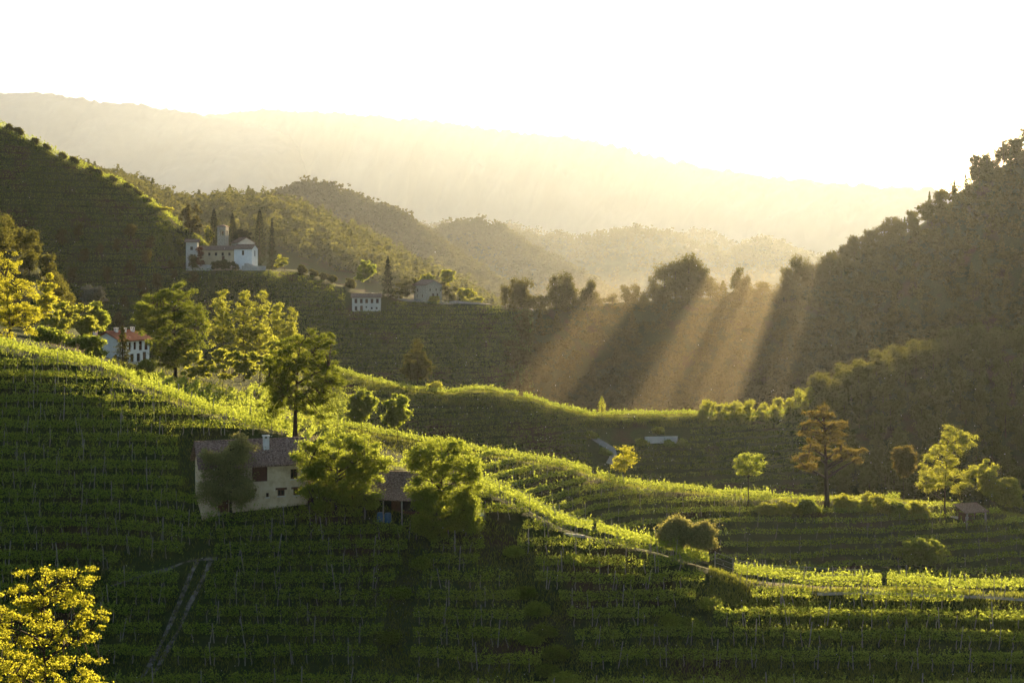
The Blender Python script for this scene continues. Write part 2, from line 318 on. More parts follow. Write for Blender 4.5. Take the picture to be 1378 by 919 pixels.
# ------------------------------------------------------------------ leaves, trees
def leaf_geo(C, size, rng, flat=0.0, aspect=.62, nrm=None):
    """one folded diamond leaf per centre: (V, quads)"""
    n = len(C); a = rng.normal(size=(n, 3)); a[:, 2] *= (1-flat*.7); a /= np.linalg.norm(a, axis=1)[:, None]+1e-9
    b = rng.normal(size=(n, 3)); b[:, 2] *= (1-flat*.7); b -= (b*a).sum(1)[:, None]*a; b /= np.linalg.norm(b, axis=1)[:, None]+1e-9
    s = (size*rng.uniform(.65, 1.3, n))[:, None] if np.ndim(size) == 0 else (size*rng.uniform(.65, 1.3, n))[:, None]
    V = np.stack([C-a*s*.5, C+b*s*.5*aspect, C+a*s*.5, C-b*s*.5*aspect], 1).reshape(-1, 3)
    return V, np.arange(4*n).reshape(n, 4)
def sample_blobs(blobs, n, rng, inner=.35):
    vol = np.array([b[3]*b[4]*b[5] for b in blobs])**.75; pick = rng.choice(len(blobs), n, p=vol/vol.sum())
    d = rng.normal(size=(n, 3)); d /= np.linalg.norm(d, axis=1)[:, None]; r = (inner+(1-inner)*rng.uniform(0, 1, n)**.6)[:, None]
    bl = np.array(blobs)[pick]; return bl[:, :3]+d*r*bl[:, 3:]
def tree_parts(seed, blobs, n_cl, n_leaf, leaf, cl_r, trunk_r, base=(0, 0, 0), fork=.35, flat=.25, inner=.35, lean=(0, 0), limbs=7):
    """blobs: crown ellipsoids (x,y,z,rx,ry,rz) in metres above the base. Returns (trunk mesh builder, crown V, F)"""
    rng = np.random.default_rng(seed)
    Cc = sample_blobs(blobs, n_cl, rng, inner)
    top = max(b[2]+b[5]*.6 for b in blobs); low = min(b[2]-b[5] for b in blobs)
    Cc[:, 2] = np.maximum(Cc[:, 2], .4)
    cx = np.average([b[0] for b in blobs], weights=[b[3]*b[5] for b in blobs]); cyy = np.mean([b[1] for b in blobs])
    mb = MB()
    tp = [(lean[0]*k*k+cx*.8*k**1.5+.12*math.sin(3*k+seed), lean[1]*k+cyy*.6*k**1.5+.1*math.sin(4*k+2*seed), top*.88*k-.3*(1-k)) for k in np.linspace(0, 1, 9)]
    mb.tube(tp, [trunk_r*(1-.85*k)*(1.35 if k < .05 else 1) for k in np.linspace(0, 1, 9)], 8)
    tpa = np.array(tp)
    lim = Cc[rng.choice(n_cl, min(limbs, n_cl), replace=False)]; nodes = [tpa[4:]]
    for q in lim:
        k = np.clip((q[2]-.55*math.hypot(q[0]-cx, q[1]-cyy))/max(top*.88, .1), fork, .92); s = np.array([np.interp(k, np.linspace(0, 1, 9), tpa[:, j]) for j in range(3)])
        mid = (s+q)/2+np.array([0, 0, .12*np.linalg.norm(q-s)])+rng.normal(size=3)*.06*np.linalg.norm(q-s)
        tt = np.linspace(0, 1, 6)[:, None]; P = (1-tt)**2*s+2*tt*(1-tt)*mid+tt**2*q
        mb.tube(P, [trunk_r*.5*(1-.8*j/5) for j in range(6)], 5); nodes.append(P[2:])
    nodes = np.concatenate(nodes)
    for q in Cc:
        dd = np.linalg.norm(nodes-q, axis=1)+(nodes[:, 2] > q[2])*.5; s = nodes[np.argmin(dd)]
        mb.tube([s, (s+q)/2+np.array([0, 0, .08*np.linalg.norm(q-s)]), q], [trunk_r*.2, trunk_r*.13, trunk_r*.05], 4)
    per = np.maximum(3, rng.poisson(n_leaf, n_cl)); tot = per.sum(); ci = np.repeat(np.arange(n_cl), per)
    o = rng.normal(size=(tot, 3)); o[:, 2] *= .6
    rad = (cl_r*rng.uniform(.6, 1.35, n_cl))[ci][:, None]
    P = Cc[ci]+o*rad*.55
    Vv, Ff = leaf_geo(P, leaf, rng, flat); return mb, Vv, Ff
def S(d): return F/d
def blobs_px(ub, vb, d, px, rng, yk=.9, ysp=.35):
    s = S(d); out_ = []
    for (u, v, ru, rv) in px:
        r = (ru+rv)/2/s*yk; out_.append(((u-ub)/s, rng.uniform(-ysp, ysp)*r, (vb-v)/s, ru/s, r, rv/s))
    return out_
def put_tree(name, label, cat, base, px, mat, seed, leaf=.3, n_cl=60, n_leaf=60, cl_r=.8, trunk_r=.22, group=None, **kw):
    """a tree (trunk + crown); px = crown ellipses measured in the photograph, turned into metres at the tree's depth"""
    d = base.y; ub = CX+F*base.x/d; vb = VH-F*base.z/d; rng = np.random.default_rng(seed)
    bl = blobs_px(ub, vb, d, px, rng)
    mb, Vv, Ff = tree_parts(seed, bl, n_cl, n_leaf, leaf, cl_r, trunk_r, **kw)
    r = thing(name, label, cat, base, 0, group)
    mb.build('trunk', M['bark'], r); obj('crown', mesh_np('crown', Vv, Ff, mat), None, r)
    return r
def put_conifer(name, label, cat, base, h, rad, mat, seed, col=False, leaf=.35, n=2600, low=.08, trunk_r=.2, spiky=.0, group=None):
    rng = np.random.default_rng(seed)
    z = low+(1-low)*rng.uniform(0, 1, n)**(.95 if col else 1.15)
    if col: prof = np.minimum(np.clip((z-low)/.12, .35, 1), np.clip((1-z)/.45, 0, 1)**.62)
    else: prof = (1-z)**.9*(.72+.28*np.sin(z*46+rng.uniform(0, 6))) + .03
    a = rng.uniform(0, 2*np.pi, n); lob = 1+.14*np.sin(5*a+7*z*3)+.10*np.sin(3*a+11*z)
    r = rad*prof*lob*rng.uniform(.25, 1.08, n)**.5
    zz = z*h-(0 if col else 1)*r*.28
    Vv, Ff = leaf_geo(np.stack([r*np.cos(a), r*np.sin(a), zz], -1), leaf, rng, .0 if col else .5, .5)
    t_ = thing(name, label, cat, base, 0, group); mb = MB()
    mb.tube([(0, 0, -.3), (0, 0, h*.5), (0, 0, h*.96)], [trunk_r, trunk_r*.6, .03], 7)
    if not col:
        for k in range(26):
            zz_ = h*(low+.03+(.95-low)*k/26); rr = rad*(1-zz_/h)**.9*.85; an = k*2.4
            mb.tube([(0, 0, zz_), (rr*.5*math.cos(an), rr*.5*math.sin(an), zz_-.05*rr), (rr*math.cos(an), rr*math.sin(an), zz_-.3*rr)], [.06, .04, .015], 4)
    mb.build('trunk', M['bark'], t_); obj('crown', mesh_np('crown', Vv, Ff, mat), None, t_); return t_
def put_bush(name, label, cat, base, px, mat, seed, leaf=.25, dens=1.0, group=None, n_cl=None):
    return put_tree(name, label, cat, base, px, mat, seed, leaf, n_cl or max(18, int(34*dens)), int(85*dens), .55, .06, group, fork=.05, inner=.2, limbs=5, flat=.1)

# ------------------------------------------------------------------ vine rows
ORD = ['', 'first', 'second', 'third', 'fourth', 'fifth', 'sixth', 'seventh', 'eighth', 'ninth', 'tenth', 'eleventh', 'twelfth', 'thirteenth', 'fourteenth', 'fifteenth', 'sixteenth', 'seventeenth', 'eighteenth', 'nineteenth', 'twentieth']
def ordinal(n):
    if n <= 20: return ORD[n]
    return {2: 'twenty', 3: 'thirty', 4: 'forty'}[n//10]+'-'+ORD[n % 10] if n % 10 else {3: 'thirtieth', 4: 'fortieth'}[n//10]
def inpoly(u, v, poly):
    c = np.zeros(len(u), bool); j = len(poly)-1
    for i in range(len(poly)):
        (xi, yi), (xj, yj) = poly[i], poly[j]
        with np.errstate(divide='ignore', invalid='ignore'):
            k = ((yi > v) != (yj > v)) & (u < (xj-xi)*(v-yi)/(yj-yi+1e-12)+xi)
        c ^= k; j = i
    return c
def contours(us_, d0, d1, level, ns=70):
    tt = np.linspace(0, 1, ns)[None, :]; dd = d0[:, None]+(d1-d0)[:, None]*tt
    zz = Hraw(np.broadcast_to(us_[:, None], dd.shape), dd)
    up = (zz[:, :-1] < level) & (zz[:, 1:] >= level); k = up.argmax(1); has = up.any(1); i = np.arange(len(us_))
    z0, z1 = zz[i, k], zz[i, k+1]; f = np.where(has, (level-z0)/np.where(z1 == z0, 1, z1-z0), 0)
    return np.where(has, dd[i, k]+f*(dd[i, k+1]-dd[i, k]), np.nan)
def segs(us_, d, ok, min_len, max_len):
    """runs of good columns as lists of (x, y) split at max_len metres"""
    out_, cur, L = [], [], 0.0
    for u, dd, k in zip(us_, d, ok):
        if k and not np.isnan(dd):
            p = ((u-CX)/F*dd, dd)
            if cur:
                st = math.hypot(p[0]-cur[-1][0], p[1]-cur[-1][1])
                if st > 12:
                    if L >= min_len: out_.append(cur)
                    cur, L = [p], 0.0; continue
                L += st
            cur.append(p)
            if L > max_len: out_.append(cur); cur, L = [p], 0.0
        else:
            if L >= min_len: out_.append(cur)
            cur, L = [], 0.0
    if L >= min_len: out_.append(cur)
    return out_
def resample(pts, step):
    P = np.array(pts); s = np.concatenate([[0], np.cumsum(np.hypot(*np.diff(P, axis=0).T))]); n = max(2, int(s[-1]/step)+1); q = np.linspace(0, s[-1], n)
    return np.stack([np.interp(q, s, P[:, 0]), np.interp(q, s, P[:, 1])], -1), s[-1]
_rp = np.random.default_rng(77)
def post_mesh(h, r, n=6, lean=0):
    return MB().tube([(0, 0, -.25), (lean*.5, 0, h*.5), (lean, 0, h)], [r, r*.95, r*.85], n).mesh('post')
POSTS = []
for h, r in ((2.15, .052), (2.0, .046), (2.5, .056), (1.9, .044)):
    me = post_mesh(h, r); me.materials.append(M['post']); POSTS.append(me)
VTR = []
for k in range(4):
    me = MB().tube([(0, 0, -.1), (.06*math.sin(k), .05, .4), (.1*math.cos(k*2), 0, .8), (.15*math.sin(k+1), .03, 1.25)], [.05, .045, .04, .03], 5).mesh('vine_stem')
    me.materials.append(M['vtrunk']); VTR.append(me)
def row_leaves(P, length, rng, per_m, leaf, h0, h1, wid, shoots, wav=1.0):
    n = int(length*per_m); tt = rng.uniform(0, 1, n)
    q = tt*(len(P)-1); i = np.minimum(q.astype(int), len(P)-2); f = (q-i)[:, None]
    c = P[i]*(1-f)+P[i+1]*f
    tan = P[i+1]-P[i]; tan /= np.linalg.norm(tan, axis=1)[:, None]+1e-9; nor = np.stack([-tan[:, 1], tan[:, 0]], -1)
    s = tt*length; ph = rng.uniform(0, 60)
    dens = .5+.5*np.sin(s*5.0/1.3+ph)*.6+.5*smooth_noise(s+ph*7, s*0, 3.1, int(ph*10)+3)*.9
    keep = rng.uniform(0, 1, n) < np.clip(.4+dens, .22, 1)
    hv = .16*smooth_noise(s+ph*3, s*0+2.2, 2.4, int(ph*10)+9)*wav
    r1 = rng.uniform(0, 1, n); th = r1*2*np.pi; rr = np.sqrt(rng.uniform(.12, 1, n))
    zz = (h0+h1)/2+rr*np.sin(th)*(h1-h0)/2+hv; lat = rr*np.cos(th)*wid*(1+.3*hv)
    c = c+nor*lat[:, None]; xy = c[keep]; zrel = zz[keep]
    if shoots:
        ns = int(length*shoots); st = rng.uniform(0, 1, ns)*(len(P)-1); i2 = np.minimum(st.astype(int), len(P)-2); f2 = (st-i2)[:, None]
        b0 = P[i2]*(1-f2)+P[i2+1]*f2+rng.normal(size=(ns, 2))*wid*.45; hgt = rng.gamma(2.2, .16, ns)+.1; dirn = rng.normal(size=(ns, 2))*.28
        for k in range(5):
            fr = (k+1)/5; xy = np.concatenate([xy, b0+dirn*fr*hgt[:, None]+rng.normal(size=(ns, 2))*.04]); zrel = np.concatenate([zrel, h1-.1+hgt*fr])
    z = H(xy[:, 0], xy[:, 1])+zrel
    return leaf_geo(np.stack([xy[:, 0], xy[:, 1], z], -1), leaf, rng, .15)
n_rows = 0
def vine_row(pts, label, group, per_m=170, leaf=.19, h0=.78, h1=1.65, wid=.42, shoots=4.0, posts=True, mat='vine', stems=True, name='vine_row', post_step=4.6, wires=False):
    global n_rows; n_rows += 1
    rng = np.random.default_rng(1000+n_rows); P, L = resample(pts, .8)
    Vv, Ff = row_leaves(P, L, rng, per_m, leaf, h0, h1, wid, shoots)
    z0 = float(H(P[:1, 0], P[:1, 1])[0]); o = np.array([P[0, 0], P[0, 1], z0])
    r = thing(name, label, 'vine row', o, 0, group)
    obj('foliage', mesh_np('foliage', Vv-o, Ff, M[mat]), None, r)
    if not posts: return r
    def along(step, jit):
        k = max(1, int(L/step)); s = (np.arange(k)+.5+rng.uniform(-jit, jit, k))*step; s = s[(s >= 0) & (s <= L)]
        q = s/L*(len(P)-1); i = np.minimum(q.astype(int), len(P)-2); f = (q-i)[:, None]; xy = P[i]*(1-f)+P[i+1]*f
        return np.concatenate([xy, H(xy[:, 0], xy[:, 1])[:, None]], 1)
    for p_ in along(post_step, .3):
        obj('post', POSTS[rng.integers(4)], None, r, loc=p_-o, rot=(rng.normal()*.07, rng.normal()*.09, rng.uniform(0, 6)))
    if stems:
        for p_ in along(1.7, .3)[:100]:
            obj('vine_stem', VTR[rng.integers(4)], None, r, loc=p_-o, rot=(rng.normal()*.08, rng.normal()*.1, rng.uniform(0, 6)))
    if wires:
        mb = MB()
        for hh in (1.75, 1.15):
            mb.tube([(x-o[0], y-o[1], z+hh-o[2]) for (x, y), z in zip(P[::3], H(P[::3, 0], P[::3, 1]))], .012, 4)
        mb.build('wire', M['wire'], r)
    return r

# --- near slope (A): contour rows, cut by tracks, the farmhouse yard and clearings
TRACK = [(168,925),(186,925),(215,870),(240,815),(258,755),(292,752),(282,790),(262,840),(225,895),(205,925)]
GAPS = [TRACK,
        [(500,925),(546,925),(552,850),(566,790),(578,735),(552,735),(534,790),(520,850)],
        [(240,596),(420,596),(428,694),(380,696),(300,690),(262,678),(240,640)],
        [(480,640),(570,640),(570,704),(480,704)],
        [(655,700),(716,700),(690,752),(720,770),(700,785),(650,770)],
        [(694,786),(735,796),(765,850),(785,925),(735,925),(708,860)],
        [(945,768),(985,772),(1010,812),(985,838),(930,846),(905,840),(955,800)],
        [(130,770),(262,752),(262,762),(130,792)],
        [(955,846),(985,846),(985,852),(955,852)]]
def pix(x, y):
    z = H(x, y); return CX+F*x/y, VH-F*z/y
uA = np.arange(-260, 1640, 4.0)
dA0 = np.full_like(uA, 111.0); dA1 = dnode(A, uA)-np.interp(uA, [1060, 1100], [.6, 2.4])
ZA = [(VH-np.interp(x, *NODES[A][1][:2]))/F*y for x, y in zip(uA, dnode(A, uA))]
levels = []
z = -39.0
while z < -6: levels.append(z); z += 1.16 if z < -30 else 1.22
zones = [(-400, 222, 'left of the stony track'), (222, 536, 'between the stony track and the grassy cut'), (536, 700, 'between the grassy cut and the scrub gully'), (700, 965, 'between the scrub gully and the open clearing'), (965, 1700, 'right of the open clearing')]
cnt = {}
for lv in levels:
    d = contours(uA, dA0, dA1, lv); x = (uA-CX)/F*d
    ok = ~np.isnan(d); vv = np.full_like(uA, 0.0); vv[ok] = pix(x[ok], d[ok])[1]
    ju = 7*smooth_noise(np.full_like(uA, lv*9.0), uA/90, 1.0, 31)
    for g in GAPS: ok &= ~inpoly(uA+ju, vv, g)
    for pts in segs(uA, d, ok, 4, 62):
        pm = pts[len(pts)//2]; um, vm = (float(k[0]) for k in pix(np.array([pm[0]]), np.array([pm[1]])))
        zi = [k for k, zz_ in enumerate(zones) if zz_[0] <= um < zz_[1]][0]
        cnt.setdefault(zi, []).append((-vm, um, pts))
for zi, rows in cnt.items():
    rows.sort(key=lambda r: (r[0]))
    last = None; seen = []; n = 0
    groups = []
    for r in rows:
        if groups and abs(groups[-1][0][0]-r[0]) < 9: groups[-1].append(r)
        else: groups.append([r])
    for k, g in enumerate(groups):
        g.sort(key=lambda r: r[1])
        for j, r in enumerate(g):
            piece = '' if len(g) == 1 else ', '+(ORD[j+1])+' stretch'
            vine_row(r[2], f'{ordinal(k+1)} vine row from the bottom, {zones[zi][2]}{piece}', 'vine rows on the near slope')
# rows that follow the sunlit brow of the near slope
def offset_row(i, off, u0, u1, label, group, step=6, **k):
    uu = np.arange(u0, u1+1, step, dtype=float); d = dnode(i, uu)+off
    return vine_row(list(zip((uu-CX)/F*d, d)), label, group, **k)
BR = 'vine rows along the sunlit brow of the near slope'
for j, off in enumerate((.4, 2.9, 5.4)):
    w_ = ('front', 'middle', 'back')[j]
    offset_row(A, off, -40, 190, f'{w_} sunlit vine row along the brow below the white house', BR, shoots=2.6)
    offset_row(A, off, 194, 396, f'{w_} sunlit vine row along the brow above the stone farmhouse', BR, shoots=2.6)
    offset_row(A, off, 640, 800, f'{w_} glowing vine row on the spur right of the leafy trees', BR, shoots=2.6, wires=True)
    offset_row(A, off, 804, 955, f'{w_} glowing vine row on the spur beside the twin round bushes', BR, shoots=2.6)
    if j != 1: offset_row(A, off-.6, 988, 1190, f'{w_} glowing vine row just right of the grassy gap', BR, shoots=2.6, wires=True)
    if j != 1: offset_row(A, off-.6, 1194, 1430, f'{w_} glowing vine row beside the pale lane', BR, shoots=2.6)
# --- second ridge (B)
uB = np.arange(400, 1560, 6.0)
def face_rows(uu, i0, i1, lv0, lv1, step, label, group, min_len, off0=2, off1=.5, cond=None, gaps=(), start=1, maxl=400, **k):
    lv = lv1; c = start
    while lv > lv0:
        d = contours(uu, dnode(i0, uu)+off0, dnode(i1, uu)-off1, lv); ok = ~np.isnan(d); x = (uu-CX)/F*d
        vv = np.zeros_like(uu); vv[ok] = pix(x[ok], d[ok])[1]
        for g in gaps: ok &= ~inpoly(uu, vv, g)
        ss = segs(uu, d, ok, min_len, maxl)
        for j, pts in enumerate(ss):
            sfx = '' if len(ss) == 1 else f', {ORD[j+1]} stretch'
            vine_row(pts, label % ordinal(c)+sfx, group, **k)
        if ss: c += 1
        lv -= step
face_rows(uB, TAB, B, -62, -34.5, 1.25, '%s vine row down the terraced face under the tall cedar', 'vine rows on the terraced face', 12, per_m=60, leaf=.32, shoots=.8, stems=False, post_step=7, mat='vine', wid=.45)
for j, off in enumerate((0, 2.8)):
    w_ = ('front', 'back')[j]
    offset_row(B, off, 430, 800, f'{w_} sunlit vine row along the crest behind the leafy trees', 'sunlit crest rows of the second ridge', per_m=80, leaf=.3, shoots=2, stems=False, post_step=7)
    offset_row(B, off, 804, 1040, f'{w_} sunlit vine row on the crest beside the small round tree', 'sunlit crest rows of the second ridge', per_m=80, leaf=.3, shoots=2, stems=False, post_step=7)
# --- middle ridge (C)
uC = np.arange(430, 1130, 6.0)
face_rows(uC, TBC, C_, -62, -29, 1.3, '%s thin vine row down the face of the middle ridge', 'vine rows on the middle ridge', 14, per_m=32, leaf=.42, shoots=0, posts=False, mat='vine_far', h0=.5, h1=1.55, wid=.5, gaps=[[(790,580),(830,580),(835,625),(800,628)], [(855,575),(925,575),(925,602),(855,602)]])
offset_row(C_, 0, 440, 700, 'front sunlit vine row along the curved top of the middle ridge', 'crest rows of the middle ridge', per_m=55, leaf=.38, shoots=1.2, posts=False, mat='vine')
offset_row(C_, 2.6, 440, 700, 'back sunlit vine row along the curved top of the middle ridge', 'crest rows of the middle ridge', per_m=55, leaf=.38, shoots=1.2, posts=False, mat='vine')
offset_row(C_, 0, 704, 945, 'front sunlit vine row along the low saddle of the middle ridge', 'crest rows of the middle ridge', per_m=55, leaf=.38, shoots=1.2, posts=False, mat='vine')
offset_row(C_, -.5, 950, 1110, 'sunlit vine row under the edging belt of the middle ridge', 'crest rows of the middle ridge', per_m=55, leaf=.38, shoots=1.2, posts=False, mat='vine')
offset_row(C_, 2.6, 704, 945, 'back sunlit vine row along the low saddle of the middle ridge', 'crest rows of the middle ridge', per_m=55, leaf=.38, shoots=1.2, posts=False, mat='vine')
# rows behind the near brow, below the grove
uM = np.arange(190, 470, 6.0)
face_rows(uM, B, C_, -38, -17, .62, '%s shaded vine row down the hollow below the yellow grove', 'vine rows in the hollow below the grove', 8, off0=-44, off1=12, per_m=60, leaf=.34, shoots=.8, posts=False, mat='vine', h0=.3, h1=1.6)
# --- church spur and left hill (D)
uD = np.arange(290, 720, 7.0)
face_rows(uD, TCD, D_, -46, -6, 1.55, '%s faint vine row down the slope below the church', 'vine rows below the church', 20, off1=3, per_m=20, leaf=.55, shoots=0, posts=False, mat='vine_far', h0=.4, h1=1.6, wid=.55, gaps=[[(468,390),(518,390),(518,422),(468,422)], [(540,372),(590,372),(590,410),(540,410)]])
uG = np.arange(-40, 288, 4.0)
face_rows(uG, TCD, D_, -30, 50, 2.5, '%s vine terrace down from the top of the dark left hill', 'vine terraces on the left hill', 16, off1=1, per_m=22, leaf=.55, shoots=0, posts=False, mat='vine_far', h0=.3, h1=1.7, wid=.7)
offset_row(D_, -2.6, -30, 250, 'even vine row just below the skyline of the left hill', 'skyline row of the left hill', per_m=24, leaf=.55, shoots=.6, posts=False, mat='vine', h0=.2, h1=1.9)
offset_row(D_, 2.4, -30, 250, 'vine row just behind the skyline of the left hill', 'skyline row of the left hill', per_m=24, leaf=.55, shoots=.6, posts=False, mat='vine', h0=.2, h1=2.0)
offset_row(D_, 0, -30, 250, 'ragged sunlit vine row along the skyline of the left hill', 'skyline row of the left hill', per_m=26, leaf=.55, shoots=.8, posts=False, mat='vine', h0=.2, h1=2.2)

#@@OBJECTS@@
# ------------------------------------------------------------------ tracks, lanes, walls
def strip(name, pts, width, mat, lift=.05, step=.6, wob=0.0):
    P, L = resample(pts, step); tan = np.gradient(P, axis=0); tan /= np.linalg.norm(tan, axis=1)[:, None]; nor = np.stack([-tan[:, 1], tan[:, 0]], -1)
    wv = width*(1+wob*smooth_noise(np.arange(len(P))*step, np.zeros(len(P)), 1.7, 8))
    rows = []
    for k in (-.5, -.25, 0, .25, .5):
        q = P+nor*(wv*k)[:, None]; rows.append(np.concatenate([q, (H(q[:, 0], q[:, 1])+lift)[:, None]], 1))
    n = len(P); Vv = np.concatenate(rows); ix = np.arange(5*n).reshape(5, n)
    q = np.stack([ix[:-1, :-1], ix[:-1, 1:], ix[1:, 1:], ix[1:, :-1]], -1).reshape(-1, 4)
    return tag(obj(name, mesh_np(name, Vv, q, mat, smooth=True)), kind='structure')
def gpts(px, d0, d1): return [tuple(ground_at(u, v, d0, d1)[:2]) for u, v in px]
strip('track', gpts([(182,925),(196,905),(220,860),(236,825),(248,796),(258,770),(266,757)], 112, 170), .42, M['track'], wob=.5)
strip('track', gpts([(204,912),(222,880),(240,850),(254,815),(268,790),(278,768),(283,756)], 112, 170), .38, M['track'], wob=.6)
strip('path', gpts([(150,790),(185,776),(225,767),(250,758),(292,753)], 112, 170), .28, M['track'], wob=.6)
strip('lane', [((u-CX)/F*d, d) for u, d in [(1100,138.4),(1150,137.9),(1220,137.3),(1300,137.1),(1378,137.0),(1500,136.9)]], .5, M['road'], lift=.25)
strip('lane', gpts([(796,588),(810,597),(824,606),(826,614),(820,625)], 312, 358), 1.7, M['road'], lift=.15, step=1)
strip('lane', gpts([(500,396),(510,393),(522,398),(545,405),(600,409),(650,409),(716,414)], 490, 540), 2.2, M['road'], lift=.25, step=2)

def low_wall(name, label, cat, a, b, h, th, mat, cap=None, base=.6):
    """a straight wall between two ground points with a coping"""
    a, b = Vector(a), Vector(b); L = (b.xy-a.xy).length; ang = math.atan2(b.y-a.y, b.x-a.x); z = min(a.z, b.z)
    t_ = thing(name, label, cat, (a.x, a.y, z), ang)
    MB().box(0, L, 0, th, -base, h).build('masonry', mat, t_)
    MB().box(-.05, L+.05, -.06, th+.06, h+.002, h+.12).build('coping', cap or mat, t_)
    return t_, L
wl, L_w = low_wall('retaining_wall', 'long pale concrete retaining wall on the terraces beyond the yellow tree', 'wall', ground_at(868, 598, 318, 356), ground_at(912, 597, 318, 356), 1.7, .4, M['greywall'])
for k in (.45, .82): MB().box(L_w*k, L_w*k+.25, -.08, -.002, -.3, 1.8).build('pier', M['greywall'], wl)
def wire_fence(name, label, cat, uds, h=1.9):
    P = [g_ for g_ in (ground(u, d) for u, d in uds)]; o = P[0]; t_ = thing(name, label, cat, o)
    for p_ in P: MB().tube([(0, 0, -.3), (.03, 0, h+.1)], .05, 6).build('post', M['post'], t_, loc=p_-o)
    for hh in (h, h*.72, h*.45): MB().tube([p_-o+Vector((0, 0, hh)) for p_ in P], .014, 4).build('wire', M['wire'], t_)
wire_fence('wire_fence', 'bare wire fence across the grassy gap behind the lit vines', 'fence', [(962,144),(986,145.5),(1015,146.5),(1050,147),(1085,147.5),(1120,148),(1160,148.5)])
low_wall('stone_kerb', 'thin pale stone edging under the sunlit vines on the spur', 'edging', ground_at(742, 709, 140, 152), ground_at(785, 724, 138, 150), .15, .3, M['concrete'])

# ------------------------------------------------------------------ buildings
def roof_sheet(mb, L, run, rise, pitch, fine, side):
    """a sheet of curved tiles: x along the ridge, going down from the ridge towards -y (side=-1) or +y"""
    nx = max(4, int(L/pitch*4)); ny = max(2, int(math.hypot(run, rise)/fine)); b = len(mb.v)
    for j in range(ny*2):
        k = j//2 + (j % 2)*.98; q = k/ny
        for i in range(nx+1):
            x = -L/2+L*i/nx; bump = .07*abs(math.sin(math.pi*x/pitch)) + (.035 if j % 2 else 0)
            mb.v.append((x, side*run*q, -rise*q+bump+.04))
    for j in range(ny*2-1):
        for i in range(nx):
            f = (b+j*(nx+1)+i, b+j*(nx+1)+i+1, b+(j+1)*(nx+1)+i+1, b+(j+1)*(nx+1)+i); mb.f.append(f if side < 0 else f[::-1])
def wall_cells(mb, L, h, t, ops, fx):
    xs = sorted({0, L}|{o[0] for o in ops}|{o[0]+o[2] for o in ops}); zs = sorted({0, h}|{o[1] for o in ops}|{o[1]+o[3] for o in ops})
    for x0, x1 in zip(xs, xs[1:]):
        for z0, z1 in zip(zs, zs[1:]):
            xm, zm = (x0+x1)/2, (z0+z1)/2
            if any(o[0] < xm < o[0]+o[2] and o[1] < zm < o[1]+o[3] for o in ops): continue
            c = [fx(x, y, z) for z in (z0, z1) for (x, y) in ((x0, 0), (x1, 0), (x1, t), (x0, t))]
            mb.add(c, [(0,3,2,1),(4,5,6,7),(0,1,5,4),(1,2,6,5),(2,3,7,6),(3,0,4,7)])
